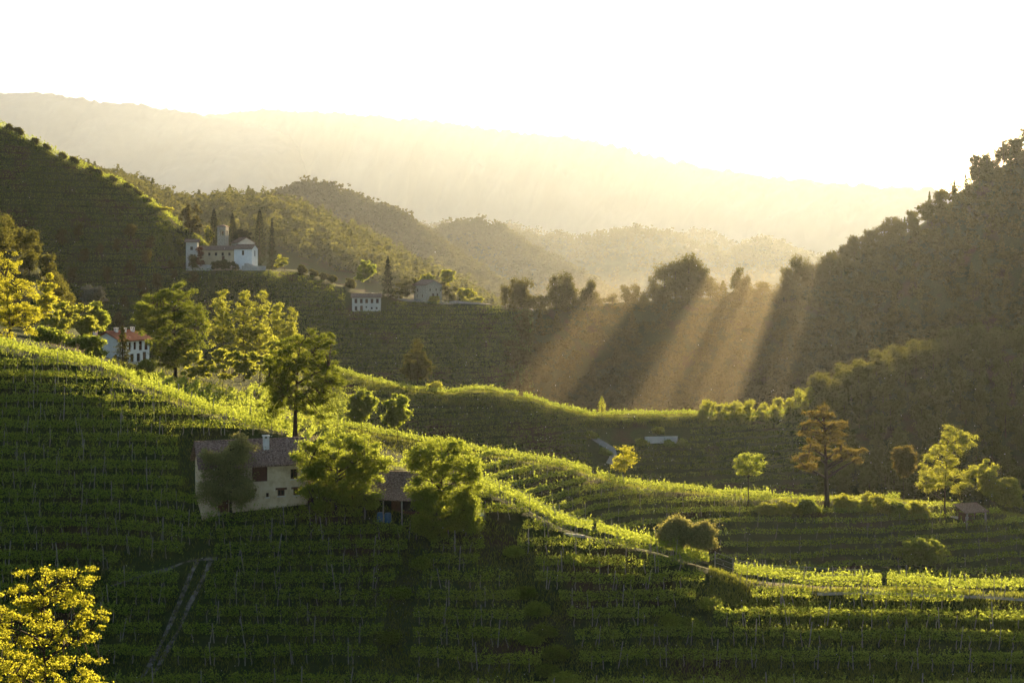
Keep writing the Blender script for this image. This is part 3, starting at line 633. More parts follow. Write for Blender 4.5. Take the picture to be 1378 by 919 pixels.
def house(name, label, cat, loc, rotz, L, W, h, rise, wallm, roofm, front=(), left=(), right=(), back=(), below=3.0, ov=.45, pitch=.28, fine=.42, t=.4, group=None):
    """gabled house; front wall (y=0) looks towards -y, ridge along x; openings are (x, z, w, h, kind)"""
    r = thing(name, label, cat, loc, rotz, group); mb = MB()
    fx = {'front': lambda x, y, z: (x-L/2, y, z), 'back': lambda x, y, z: (L/2-x, W-y, z),
          'left': lambda x, y, z: (-L/2+y, W-t-x, z), 'right': lambda x, y, z: (L/2-y, t+x, z)}
    lens = {'front': L, 'back': L, 'left': W-2*t, 'right': W-2*t}
    allo = {'front': front, 'back': back, 'left': left, 'right': right}
    for k in fx: wall_cells(mb, lens[k], h, t, allo[k], fx[k])
    mb.box(-L/2, L/2, 0, W, -below, -.002)
    for xx in (-L/2, L/2-t): mb.prism([(0, h+.002), (W, h+.002), (W/2, h+rise)], 'x', xx, xx+t)
    mb.build('wall', wallm, r)
    rm = MB(); run = W/2+ov; rs = rise*run/(W/2); top = h+rise+.05
    rm.prism([(-ov, top-rs), (W/2, top), (W+ov, top-rs), (W+ov, top-rs+.12), (W/2, top+.13), (-ov, top-rs+.12)], 'x', -L/2-ov, L/2+ov)
    sh = MB(); roof_sheet(sh, L+2*ov+.06, run+.05, rs*(run+.05)/run, pitch, fine, -1); roof_sheet(sh, L+2*ov+.06, run+.05, rs*(run+.05)/run, pitch, fine, 1)
    rm.add([(x, y+W/2, z+top+.13) for x, y, z in sh.v], sh.f)
    rm.tube([(-L/2-ov, W/2, top+.19), (L/2+ov, W/2, top+.19)], .13, 6)
    roof = rm.build('roof', roofm, r)
    for k in fx:
        for (x, z, w_, h_, kind) in allo[k]:
            g = fx[k]
            def bx(x0, x1, y0, y1, z0, z1, nm, mat, par):
                c = [g(a, b, c_) for c_ in (z0, z1) for (a, b) in ((x0, y0), (x1, y0), (x1, y1), (x0, y1))]
                return MB().add(c, [(0,3,2,1),(4,5,6,7),(0,1,5,4),(1,2,6,5),(2,3,7,6),(3,0,4,7)]).build(nm, mat, par)
            if kind in ('window', 'lintel'):
                fm = MB(); fw = min(.09, w_*.14)
                for (x0, x1, z0, z1) in ((x, x+fw, z, z+h_), (x+w_-fw, x+w_, z, z+h_), (x+fw, x+w_-fw, z, z+fw), (x+fw, x+w_-fw, z+h_-fw, z+h_), (x+w_/2-fw/3, x+w_/2+fw/3, z+fw, z+h_-fw)):
                    c = [g(a, b, c_) for c_ in (z0, z1) for (a, b) in ((x0, .18), (x1, .18), (x1, .26), (x0, .26))]
                    fm.add(c, [(0,3,2,1),(4,5,6,7),(0,1,5,4),(1,2,6,5),(2,3,7,6),(3,0,4,7)])
                wn = fm.build('window', M['wood'], r)
                bx(x+.01, x+w_-.01, .262, .29, z+.01, z+h_-.01, 'pane', M['glass'], wn)
                bx(x-.08, x+w_+.08, -.07, .12, z-.09, z-.004, 'sill', M['greywall'], wn)
                if kind == 'lintel': bx(x-.22, x+w_+.22, -.05, .2, z+h_+.004, z+h_+.22, 'lintel', M['wood'], wn)
            elif kind == 'shutter':
                wn = bx(x+.01, x+w_-.01, .1, .16, z+.01, z+h_-.01, 'shutter', M['shutter'], r)
            elif kind == 'door':
                wn = bx(x+.01, x+w_-.01, .14, .2, z+.01, z+h_-.01, 'door', M['wood'], r)
                bx(x+w_*.78, x+w_*.88, .1, .138, z+h_*.45, z+h_*.5, 'handle', M['wire'], wn)
            elif kind == 'open':
                bx(x+.01, x+w_-.01, .36, .39, z+.01, z+h_-.01, 'doorway_dark_sheet', M['glass'], r)  # dark sheet fills the opening, standing for the unlit inside
    return r, roof
def chimney(roof, x, y, z0, z1, w_, mat, capm):
    c = MB().box(x-w_/2, x+w_/2, y-w_/2, y+w_/2, z0, z1).box(x-w_*.62, x+w_*.62, y-w_*.62, y+w_*.62, z1+.25, z1+.36)
    for a in (-1, 1):
        for b in (-1, 1): c.box(x+a*w_*.4-.06, x+a*w_*.4+.06, y+b*w_*.4-.06, y+b*w_*.4+.06, z1+.002, z1+.248)
    return c.build('chimney', mat, roof)
# --- the stone farmhouse on the near slope
fb = ground_at(345, 692, 118, 168); fs = S(fb.y)
fr, froof = house('farmhouse', 'old pale farmhouse with brown tiled roof and white chimney on the near vine slope', 'farmhouse', (fb.x-.2, fb.y+.6, fb.z+.15), R(19), 10.9, 6.2, 4.9, 1.95, M['plaster'], M['tile'],
    front=[(5.1,3.1,1.6,1.55,'shutter'),(9.1,3.2,.75,1.05,'window'),(4.75,1.5,.6,.65,'lintel'),(6.55,1.45,.3,.45,'window'),(7.75,1.5,.75,.65,'lintel'),(9.4,1.5,.7,.65,'lintel'),(1.6,.1,1.1,2.0,'door')],
    left=[(3.3,2.6,.85,1.5,'shutter'),(1.2,2.9,.6,.9,'window'),(3.2,.9,.8,1.1,'shutter')], below=4, pitch=.3, fine=.4)
chimney(froof, 1.4, 1.9, 5.6, 7.3, .6, M['chim'], M['greywall'])
# small lean-to shed at its right end
r_ = thing('lean_to_shed', 'dark timber lean-to shed against the right end of the farmhouse', 'shed', (fb.x+5.1, fb.y+2.4, fb.z+.1), R(19))
MB().box(0, 1.7, 0, .1, -2, .9).box(0, .1, .102, 2.6, -2, 2.3).box(1.6, 1.7, .102, 2.6, -2, 2.2).box(0, 1.7, 2.602, 2.7, -2, 2.6).build('wall', M['wood'], r_)
MB().prism([(-.4, 2.2), (2.9, 2.75), (2.9, 2.87), (-.4, 2.32)], 'x', -.05, 1.95).build('roof', M['tile'], r_)
MB().box(1.72, 1.88, -.3, -.14, -2, 2.19).build('post', M['post'], r_)
# --- shed among the leafy trees, with barrels and a trough
sb = ground_at(536, 694, 120, 170)
sr, sroof = house('shed', 'low brown roofed shed half hidden between the two leafy trees', 'shed', (sb.x, sb.y+.6, sb.z+.3), R(-12), 6.6, 4.2, 2.1, 1.5, M['wood'], M['tile'],
    front=[(.6,.05,1.9,1.9,'open'),(3.4,.05,2.0,1.9,'open')], below=3, ov=.55)
p_ = MB().prism([(-2.4, 1.55), (-.5, 2.2), (-.5, 2.3), (-2.4, 1.65)], 'x', -3.2, 3.2).build('porch_roof', M['tile'], sr)
for x in (-3.0, -1.0, 1.0, 3.0): MB().box(x-.06, x+.06, -2.3, -2.18, -1.2, 1.56).build('post', M['post'], sr)
def barrel(label, loc, mat, r0=.36, h=.95):
    b = thing('barrel', label, 'barrel', loc, 0, 'barrels by the shed')
    n = 14; prof = [(.0, r0*.9), (.06, r0), (.32, r0*1.03), (.34, r0*1.07), (.38, r0*1.03), (.62, r0*1.03), (.64, r0*1.07), (.68, r0*1.03), (.94, r0), (1.0, r0*.9)]
    mb = MB(); mb.tube([(0, 0, z*h) for z, _ in prof], [q for _, q in prof], n); mb.build('drum', mat, b)
    MB().tube([(0, 0, h+.002), (0, 0, h+.05)], r0*.8, n).build('lid', mat, b); return b
for k, (u, v, lab) in enumerate([(512, 690, 'left blue plastic barrel standing in front of the brown shed'), (522, 691, 'right blue plastic barrel standing in front of the brown shed')]):
    q = ground_at(u, v, 120, sb.y-1.2); barrel(lab, q, M['blue'])
q = ground_at(641, 694, 125, 160)
b_ = thing('water_trough', 'small white concrete trough on the grass beside the leafy tree', 'trough', q, R(8))
MB().box(-.75, .75, -.3, -.2, 0, .6).box(-.75, .75, .2, .3, 0, .6).box(-.75, -.65, -.198, .198, 0, .6).box(.65, .75, -.198, .198, 0, .6).box(-.648, .648, -.198, .198, .02, .35).build('basin', M['white'], b_)
MB().box(.5, .6, .32, .42, 0, 1.5).build('standpipe', M['post'], b_)
# --- the white house by the grove
hb = ground_at(172, 489, 255, 300)
hr, hroof = house('white_house', 'white gabled house with red tiled roof below the left hill', 'house', (hb.x+1.3, hb.y+.5, hb.z), R(62), 8.2, 7.0, 4.6, 1.55, M['white'], M['redtile'],
    front=[(.9,2.7,.7,1.5,'window'),(2.3,2.7,.7,1.5,'window'),(3.7,2.7,.7,1.5,'shutter'),(5.2,2.5,.9,1.8,'shutter'),(6.8,2.5,.9,1.8,'shutter'),(1.0,.3,1.0,1.6,'window'),(2.8,.3,1.0,1.6,'window'),(4.6,.3,1.0,1.6,'window'),(6.3,.2,1.0,1.9,'door')],
    left=[(.9,1.9,.5,1.1,'window'),(.9,.3,.55,.7,'window'),(4.9,.1,.8,1.6,'door')], below=3, ov=.5, pitch=.4, fine=.5)
for (x, y, z0, z1) in ((-2.0, 3.1, 5.6, 6.7), (.2, 3.0, 5.6, 6.6), (2.4, 2.9, 5.6, 6.7)): chimney(hroof, x, y, z0, z1, .6, M['white'], M['white'])
chimney(hroof, -3.9, 6.75, 4.6, 6.1, .65, M['white'], M['white'])
MB().tube([(-4.16, -.08, 4.7), (-4.16, -.08, 0)], .07, 6).build('drainpipe', M['wood'], hr)
# --- the church
cb = ground(312, 546); cz = cb.z
def at(u, v, d): return Vector(((u-CX)/F*d, d, (VH-v)/F*d))
Ch = thing('church', 'hilltop church with stone bell tower and white chapel, among tall cypresses', 'church', (cb.x, cb.y, cz))
def sub(o): 
    o.parent = Ch; o.location = o.location-Vector((cb.x, cb.y, cz))
    for k in ('label', 'category', 'group'):
        if k in o: del o[k]
def church_part(nm, u, v, d, rot, L, W, h, rise, wallm, front=(), left=(), right=(), ov=.35):
    p0 = at(u, v, d)
    r, ro = house(nm, 'x', 'x', p0, R(rot), L, W, h, rise, wallm, M['tile'], front, left, right, below=4, ov=ov, pitch=.5, fine=.6, t=.35); sub(r); return r, ro
church_part('wing', 290, 352, 543, -3, 14.2, 6.5, 4.3, 1.4, M['ochre'], front=[(1.6+2.6*k, 2.2, .9, 1.2, 'window') for k in range(5)]+[(9.5,.1,1.1,2,'door')])
church_part('chapel', 327, 349, 540, -27, 8.4, 3.6, 4.0, 1.4, M['white'], front=[(3.6,1.6,1.1,1.7,'window')], right=[(1.2,1.2,.7,2.1,'window')])
church_part('nave', 316, 345, 552, -62, 9.0, 6.5, 5.2, 1.9, M['greywall'])
church_part('annex', 258, 354, 541, 8, 4.3, 4.6, 8.0, .8, M['greywall'], front=[(1.6,4.9,1.0,1.3,'window'),(1.6,2.0,1.0,1.3,'window')], ov=.6)
tp = at(300, 345, 550); tw = 1.7
tb = MB()
for (a0, a1, b0, b1) in ((-tw, tw, -tw, -tw+.45), (-tw, tw, tw-.45, tw), (-tw, -tw+.45, -tw+.452, tw-.452), (tw-.45, tw, -tw+.452, tw-.452)): tb.box(a0, a1, b0, b1, -2, 8.0)
for a in (-1, 1):
    for b in (-1, 1): tb.box(a*tw-(.75 if a > 0 else 0), a*tw+(.75 if a < 0 else 0), b*tw-(.75 if b > 0 else 0), b*tw+(.75 if b < 0 else 0), 8.002, 10.2)
tb.box(-tw, tw, -tw, tw, 10.202, 11.3)
for k in range(4):
    cs, sn = round(math.cos(k*math.pi/2)), round(math.sin(k*math.pi/2))
    arc = [(-.95, 10.2), (-.95, 9.2)]+[(-.95*math.cos(q*math.pi/8), 9.2+.95*math.sin(q*math.pi/8)) for q in range(1, 8)]+[(.95, 9.2), (.95, 10.2)]
    n = len(arc); vv_ = [(x, yy, z) for yy in (-tw+.05, -tw+.4) for x, z in arc]; vv_ = [(x*cs-y*sn, x*sn+y*cs, z) for x, y, z in vv_]
    for i in range(2, n-3):
        for s_ in (0,):
            pass
    tb.add(vv_, [tuple([0]+list(range(1, n//2+1))), tuple([n-1]+list(range(n//2, n-1))), tuple([0+n]+list(range(1+n, n//2+1+n)))[::-1], tuple([n-1+n]+list(range(n//2+n, n-1+n)))[::-1], ]+[(i, i+n, i+n+1, i+1) for i in range(n-1)])
tower = tb.build('bell_tower', M['stone'], Ch, loc=tp-Vector((cb.x, cb.y, cz)), rot=(0, 0, R(-8)))
MB().add([(-2, -2, 11.302), (2, -2, 11.302), (2, 2, 11.302), (-2, 2, 11.302), (-1.95, -1.95, 11.5), (1.95, -1.95, 11.5), (1.95, 1.95, 11.5), (-1.95, 1.95, 11.5), (0, 0, 12.3)],
         [(3, 2, 1, 0), (0, 1, 5, 4), (1, 2, 6, 5), (2, 3, 7, 6), (3, 0, 4, 7), (4, 5, 8), (5, 6, 8), (6, 7, 8), (7, 4, 8)]).build('tower_roof', M['tile'], tower)
bell = MB().tube([(0, 0, 9.6), (0, 0, 9.4), (0, 0, 9.0), (0, 0, 8.7)], [.1, .35, .42, .6], 10).build('bell', M['wood'], tower)
st = MB()
for k in range(7): st.box(-3+k*.8, -3+k*.8+.798, -1.0, 1.0, -3, 1.6-k*.25)
st.build('stairway', M['concrete'], Ch, loc=at(340, 360, 536)-Vector((cb.x, cb.y, cz)), rot=(0, 0, R(-20)))
low_wall('terrace_wall', 'pale stepped terrace wall under the left end of the church', 'wall', at(252, 360, 537), at(286, 364, 537), 2.0, .5, M['greywall'], base=3)
low_wall('parapet_wall', 'white parapet wall below the chapel gable', 'wall', at(326, 362, 534), at(358, 364, 538), 1.6, .5, M['concrete'], base=3)
# --- two stone houses below the church
q = ground_at(493, 419, 470, 528)
house('stone_house', 'long pale stone house with five dark upper windows on the church slope', 'house', q, R(4), 10.4, 6, 5.0, 1.1, M['greywall'], M['tile'],
    front=[(.9+1.95*k, 2.9, 1.0, 1.6, 'shutter') for k in range(5)]+[(1.0,.3,.9,1.5,'window'),(2.9,.1,1.0,1.9,'door'),(4.9,1.2,.6,.6,'window'),(6.8,.7,.7,.8,'window'),(8.6,.7,.7,.8,'window')], below=4, pitch=.5, fine=.6)
q = ground_at(565, 404, 480, 534)
house('stone_cottage', 'weathered stone cottage with gable and dark windows under the wooded hill', 'house', q, R(-52), 8.0, 7.2, 5.6, 1.7, M['stone'], M['tile'],
    front=[(2.0,3.0,.9,1.2,'window'),(5.0,1.0,.9,1.2,'window'),(1.6,.8,.9,1.2,'window')], right=[(1.2,3.4,.6,.9,'window'),(3.9,3.4,.6,.9,'window'),(2.4,.8,.9,1.7,'shutter'),(4.4,.8,.7,1.7,'shutter')], below=4, pitch=.5, fine=.6)
# --- hut on the second ridge
q = ground(1312, 256.5)
r_ = thing('hut', 'open fronted hut with sloping roof beside the bright leafy tree', 'hut', q+Vector((0, 0, 0)), R(20))
MB().box(-2.2, 2.2, 2.4, 2.55, -1, 2.6).box(-2.2, -2.05, 0, 2.398, -1, 2.2).box(-2.2, -.3, 0, .12, -1, 1.0).build('wall', M['wood'], r_)
MB().prism([(-.7, 2.25), (2.9, 3.35), (2.9, 3.47), (-.7, 2.37)], 'x', -2.6, 2.6).build('roof', M['tile'], r_)
for x in (-2.0, 2.0): MB().box(x-.12, x+.12, -.5, -.26, -1, 2.3).build('post', M['post'], r_)
low_wall('garden_wall', 'broken pale garden wall beneath the bright leafy tree', 'wall', ground(1277, 258), ground(1303, 257), .8, .3, M['greywall'], base=1)

# ------------------------------------------------------------------ trees and bushes one can tell apart
g = ground
put_tree('young_tree', 'glowing yellow leaved tree at the bottom left corner', 'tree', g(60, 82), [(55,800,26,40),(100,800,30,45),(20,830,40,45),(110,850,35,35),(60,880,60,50),(118,915,34,40),(10,920,50,60),(70,960,80,60),(38,775,14,22),(82,775,12,22)], M['yellow'], 1, leaf=.135, n_cl=300, n_leaf=90, cl_r=.3, trunk_r=.2, inner=.2, limbs=14, fork=.25)
put_tree('broad_tree', 'tall spreading tree with dark trunk rising above the farmhouse chimney', 'tree', g(396, 165), [(405,475,42,26),(375,505,24,30),(440,505,22,35),(405,515,45,35),(370,545,22,18),(430,550,25,22),(425,455,25,12)], M['broad_dark'], 2, leaf=.18, n_cl=330, n_leaf=150, cl_r=.48, trunk_r=.3, fork=.42, limbs=11)
put_tree('broad_tree', 'low broad layered tree at the right end of the farmhouse', 'tree', ground_at(452, 706, 130, 162), [(465,605,45,24),(425,615,30,26),(500,625,30,24),(450,645,50,26),(430,668,30,18),(478,668,35,20)], M['broad'], 3, leaf=.18, n_cl=330, n_leaf=190, cl_r=.54, trunk_r=.22, fork=.35, limbs=11)
put_tree('broad_tree', 'dense leafy tree on the right side of the brown shed', 'tree', ground_at(592, 736, 125, 160), [(595,612,42,24),(620,640,30,32),(570,655,26,28),(600,680,42,30),(585,705,32,24),(630,690,18,26),(560,620,18,14)], M['broad'], 4, leaf=.18, n_cl=360, n_leaf=190, cl_r=.54, trunk_r=.22, fork=.3, limbs=11)
put_tree('olive_tree', 'round greyish green tree growing against the farmhouse front', 'tree', ground_at(312, 694, 118, fb.y-.8), [(306,638,34,34),(322,602,18,20),(284,625,20,24),(322,662,24,20),(290,658,22,22)], M['olive'], 5, leaf=.19, n_cl=210, n_leaf=170, cl_r=.6, trunk_r=.16, fork=.2, inner=.1)
for k, (u, v, ru, rv, mt) in enumerate([(705, 800, 12, 9, 'broad_dark'), (722, 822, 11, 9, 'broad'), (733, 850, 13, 10, 'broad_dark'), (716, 862, 9, 8, 'broad'), (748, 880, 13, 11, 'broad_dark'), (757, 915, 14, 11, 'broad'), (736, 905, 9, 8, 'broad_dark'), (690, 745, 9, 7, 'broad'), (540, 800, 7, 8, 'broad'), (525, 860, 8, 9, 'broad_dark'), (566, 760, 7, 9, 'broad'), (955, 815, 10, 8, 'broad'), (930, 842, 12, 9, 'broad_dark'), (905, 838, 9, 7, 'broad')]):
    lab = ['rough scrub bush in the gully between the near vine rows', 'leggy bush beside the grassy cut through the vine rows', 'low bush in the clearing below the wire fence'][0 if k < 8 else 1 if k < 11 else 2]
    put_bush('scrub_bush', lab, 'bush', ground_at(u, v+rv*.6, 112, 160), [(u, v, ru, rv), (u+ru*.5, v+3, ru*.6, rv*.7), (u-ru*.5, v+4, ru*.6, rv*.6)], M[mt], 180+k, leaf=.2, dens=1.3, group='scrub '+('in the gully', 'beside the cut', 'in the clearing')[0 if k < 8 else 1 if k < 11 else 2])
# around the white house
put_tree('broad_tree', 'big two toned tree standing right of the white house', 'tree', g(236, 262), [(240,405,30,24),(210,425,26,28),(255,435,24,34),(232,455,34,34),(225,475,30,18),(195,430,16,24),(238,485,28,14),(262,470,16,20)], M['broad_dark'], 6, leaf=.28, n_cl=330, n_leaf=150, cl_r=.72, trunk_r=.35, fork=.2)
put_conifer('fir', 'dark young fir in front of the white house wall', 'fir', g(165, 262), 6.6, 2.5, M['fir'], 7, leaf=.35, n=1500)
GR = 'yellow trees of the grove'
for k, (u, top, wd, lab) in enumerate([(300, 392, 20, 'first slender yellow tree of the grove beside the big two toned tree'), (328, 394, 18, 'second slender yellow tree of the grove with forked top'), (350, 393, 20, 'third and broadest yellow tree in the middle of the grove'), (372, 408, 16, 'fourth yellow tree of the grove with thin stem'), (393, 416, 14, 'last yellow tree of the grove nearest the tall spreading tree')]):
    put_tree('slender_tree', lab, 'tree', g(u, 300+4*(k % 3)), [(u, top+18, wd*.6, 22), (u-3, top+45, wd, 30), (u+4, top+65, wd, 24), (u+2, top+4, wd*.35, 10)], M['lime'], 20+k, leaf=.28, n_cl=130, n_leaf=90, cl_r=.55, trunk_r=.14, fork=.3, inner=.25, group=GR)
put_bush('bush', 'dark rounded thicket under the slender yellow grove', 'bush', g(300, 255), [(300,490,38,18),(340,488,30,20),(265,492,26,18)], M['lime'], 30, leaf=.42, dens=2.6)
put_bush('bush', 'bright bush between the grove and the tall spreading tree', 'bush', g(372, 240), [(372,478,22,26),(385,500,18,24)], M['lime'], 31, leaf=.36, dens=1.8)
put_tree('edge_tree', 'yellow green tree at the left edge above the vines', 'tree', g(15, 205), [(10,365,22,30),(25,405,28,34),(5,430,30,34),(40,430,18,22),(-20,390,30,50)], M['yellow'], 8, leaf=.2, n_cl=260, n_leaf=110, cl_r=.5, trunk_r=.26, fork=.25)
for k, (u, d, px, mt, lab) in enumerate([
    (62, 262, [(62,395,14,30),(70,425,18,18)], 'yellow', 'upright yellow bush beside the left edge tree'),
    (85, 258, [(85,425,20,20),(75,440,24,16)], 'lime', 'rounded green bush left of the pale chimney house'),
    (108, 268, [(108,428,18,20),(120,440,14,14)], 'lime', 'leafy bush with bright rim behind the vines left of the house'),
    (130, 276, [(130,420,12,16),(138,432,12,14)], 'broad', 'tall dark bush just left of the white house'),
    (126, 300, [(126,396,20,16)], 'silver', 'pale silvery bush at the foot of the left hill'),
    (66, 225, [(66,452,26,10)], 'broad', 'first low hedge on the bank under the left edge tree'),
    (110, 230, [(112,462,26,10)], 'broad', 'second low hedge on the bank below the white house'),
    (128, 246, [(128,476,12,10)], 'broad', 'small dark shrub under the white house gable'),
    (195, 250, [(198,492,12,8)], 'lime', 'small sunlit shrub under the white house windows'),
    (178, 236, [(178,507,24,9)], 'broad', 'low dark shrub on the brow under the white house')]):
    put_bush('bush', lab, 'bush', g(u, d), px, M[mt], 40+k, leaf=.34, dens=1.5)
for k, (u, v, lab) in enumerate([(864, 600, 'shrub at the left end of the pale retaining wall'), (917, 600, 'shrub at the right end of the pale retaining wall'), (886, 583, 'sunlit shrub above the pale retaining wall'), (812, 612, 'shrub on the bend of the winding lane'), (795, 590, 'small shrub at the top of the winding lane'), (900, 601, 'low plant in front of the pale retaining wall')]):
    put_bush('bush', lab, 'bush', ground_at(u, v, 318, 358), [(u, v-4, 6, 5), (u+5, v-2, 5, 3)], M['broad' if k % 2 else 'lime'], 160+k, leaf=.4, dens=.9)
# trees by the farm spur
put_bush('small_tree', 'left rounded small tree on the brow behind the layered tree', 'tree', g(488, 246), [(488,545,19,20),(480,560,14,12)], M['broad'], 60, leaf=.36, dens=2.2)
put_bush('small_tree', 'right rounded small tree on the brow behind the layered tree', 'tree', g(536, 250), [(536,550,19,20),(530,562,16,12)], M['broad'], 61, leaf=.36, dens=2.2)
put_tree('pine', 'lone full rounded pine on the middle ridge under the church slope', 'pine', g(562, 356), [(562,466,8,9),(560,480,15,10),(564,492,19,10),(562,503,20,8),(552,498,12,8)], M['fir'], 62, leaf=.36, n_cl=150, n_leaf=110, cl_r=.7, trunk_r=.25, fork=.2, flat=.5)
put_bush('bush', 'small pale bush at the foot of the lone spruce', 'bush', g(584, 354), [(584,519,12,7)], M['lime'], 63, leaf=.4, dens=.8)
put_tree('small_tree', 'single yellowish tree beside the pale winding lane', 'tree', g(841, 266), [(841,615,15,16),(836,625,13,9)], M['yellow'], 64, leaf=.33, n_cl=60, n_leaf=40, cl_r=.6, trunk_r=.12, fork=.2)
put_conifer('poplar', 'tiny upright poplar on the saddle of the middle ridge', 'poplar', g(810, 357), 5.5, .9, M['lime'], 65, col=True, leaf=.4, n=500, low=.02, trunk_r=.1)
put_bush('bush', 'left of the twin round bushes on the spur edge', 'bush', g(912, 146), [(912,714,20,17),(905,722,18,14)], M['olive'], 66, leaf=.22, dens=2.6)
put_bush('bush', 'right of the twin round bushes on the spur edge', 'bush', g(938, 145.5), [(940,716,19,16),(945,727,16,12)], M['olive'], 67, leaf=.22, dens=2.6)
# second ridge
put_tree('small_tree', 'small round headed tree on the second ridge left of the cedar', 'tree', g(1006, 258), [(1008,622,20,15),(1000,630,15,10),(1018,632,12,8)], M['broad'], 70, leaf=.33, n_cl=70, n_leaf=55, cl_r=.6, trunk_r=.13, fork=.4)
put_tree('cedar', 'tall russet cedar with flat layered boughs on the second ridge', 'cedar', g(1112, 257), [(1108,549,11,4),(1106,558,26,5),(1098,570,26,5),(1125,572,22,5),(1105,582,34,5),(1110,592,28,5),(1095,603,24,4),(1140,606,26,4),(1085,616,20,5),(1150,618,15,5),(1088,628,18,5),(1130,615,20,4)], M['cedar'], 71, leaf=.28, n_cl=260, n_leaf=80, cl_r=.55, trunk_r=.5, fork=.35, flat=.6, limbs=16, inner=.1)
put_bush('rounded_tree', 'dark clipped dome shaped tree between the cedar and bright tree', 'tree', g(1217, 257), [(1217,612,14,11),(1217,626,13,13)], M['cedar'], 72, leaf=.28, dens=2.6)
put_tree('broad_tree', 'bright airy tree with open crown on the second ridge', 'tree', g(1272, 257), [(1283,590,22,18),(1300,590,14,10),(1270,612,24,18),(1258,632,20,18),(1285,645,24,16),(1250,650,16,14),(1310,640,12,10)], M['lime'], 73, leaf=.25, n_cl=170, n_leaf=120, cl_r=.6, trunk_r=.2, fork=.2)
put_bush('bush', 'large leafy bush behind the open hut', 'bush', g(1330, 259), [(1325,635,20,18),(1342,655,26,20),(1360,668,20,16)], M['lime'], 74, leaf=.34, dens=3.2)
for k, (u, ru, rv, mt, lab) in enumerate([(1060, 24, 9, 'lime', 'low sunlit bush left of the cedar trunk'), (1085, 16, 10, 'broad', 'small dark bush at the foot of the cedar'), (1140, 18, 10, 'lime', 'low sunlit bush right of the cedar trunk'), (1180, 20, 16, 'lime', 'rounded bright bush left of the dome shaped tree'), (1236, 15, 12, 'lime', 'bright bush at the foot of the airy tree'), (1205, 14, 10, 'broad', 'dark bush beneath the dome shaped tree'), (1030, 16, 7, 'lime', 'little bush right of the small round headed tree')]):
    vb = VH-F*g(u, 256).z/256; put_bush('bush', lab, 'bush', g(u, 256), [(u, vb-rv*.9, ru, rv), (u+ru*.4, vb-rv*.6, ru*.6, rv*.7)], M[mt], 80+k, leaf=.32, dens=1.6)
put_bush('bush', 'broad dark bush mound at the bottom of the terraced face', 'bush', ground_at(1240, 762, 225, 256), [(1240,742,36,16)], M['broad'], 90, leaf=.4, dens=2)
# church surroundings
CY = 'cypresses round the church'
for k, (u, vt, hw, d, lab) in enumerate([(288, 281, 6.3, 556, 'thick dark cypress left of the bell tower'), (313, 287, 6, 560, 'pointed cypress right of the bell tower'), (349.5, 282, 7.6, 556, 'tallest broad cypress behind the white chapel')]):
    b = g(u, d); s = S(d); h = (VH-F*b.z/d-vt)/s
    put_conifer('cypress', lab, 'cypress', b, h, hw/s, M['dark'], 100+k, col=True, leaf=.55, n=2200, low=.03, group=CY)
b = g(366, 552); put_conifer('fir', 'dark narrow fir right of the tallest cypress', 'fir', b, (VH-F*b.z/552-294)/S(552), 2.9, M['dark'], 104, leaf=.6, n=1700, low=.03)
put_bush('rounded_tree', 'dark round headed tree behind the church nave', 'tree', g(325, 562), [(326,318,11,9),(320,325,10,9),(332,324,8,8)], M['dark'], 105, leaf=.6, dens=2.4)
put_bush('bush', 'reddish creeper on the wall corner of the church annex', 'creeper', at(268, 360, 537.5), [(268,338,3.5,8),(266,350,6,7),(272,354,5,4)], M['creeper'], 106, leaf=.4, dens=1.2)
put_bush('bush', 'long dark bush below the ochre church wing', 'bush', at(303, 363, 536), [(300,356,14,6),(314,357,9,6),(290,358,7,5)], M['fir'], 107, leaf=.5, dens=2)
put_bush('bush', 'pointed sunlit shrub right of the church fir', 'bush', g(383, 545), [(383,352,4,7),(376,352,6,8)], M['lime'], 108, leaf=.5, dens=.9)
HB = 'clipped ball shrubs along the church lane'
for k, (u, r0, lab) in enumerate([(406, 6.5, 'first clipped ball shrub on the crest right of the church'), (422, 6, 'second clipped ball shrub on the crest right of the church'), (436, 5, 'third clipped ball shrub on the crest right of the church'), (447, 5.5, 'fourth clipped ball shrub on the crest right of the church'), (470, 7, 'dark ball shrub left of the round lane tree')]):
    b = g(u, 544); vb = VH-F*b.z/544; put_bush('ball_shrub', lab, 'shrub', b, [(u, vb-r0*.9, r0, r0)], M['fir'], 110+k, leaf=.5, dens=1.2, group=HB)
put_bush('round_tree', 'round green tree beside the dark spruce on the church slope', 'tree', g(491, 532), [(492,362,14,13),(488,372,10,8)], M['broad'], 120, leaf=.65, dens=2.2)
b = g(522, 530); put_conifer('spruce', 'dark pointed spruce above the long stone house', 'spruce', b, (VH-F*b.z/530-345)/S(530), 3.6, M['dark'], 121, leaf=.65, n=2000, low=.04)
for k, (u, d, px, mt, lab) in enumerate([(548, 530, [(548,385,14,13),(538,395,12,10)], 'fir', 'dark bush left of the stone cottage'), (575, 548, [(575,376,9,9)], 'lime', 'sunlit shrub behind the stone cottage roof'), (600, 532, [(598,392,16,14),(612,396,14,12)], 'fir', 'dark trees close right of the stone cottage'), (628, 530, [(626,397,14,10),(640,402,10,7)], 'lime', 'bright edged bushes at the end of the wooded hill'), (585, 524, [(585,404,6,5)], 'yellow', 'tiny glowing shrub at the cottage corner'), (605, 556, [(603,372,9,14)], 'lime', 'airy tree behind the stone cottage')]):
    put_bush('bush', lab, 'bush', g(u, d), px, M[mt], 130+k, leaf=.6, dens=1.6)
put_bush('round_tree', 'large round tree on the left hill edge above the church', 'tree', g(258, 560), [(256,290,15,16),(262,308,11,12)], M['forest'], 140, leaf=.7, dens=2.4)
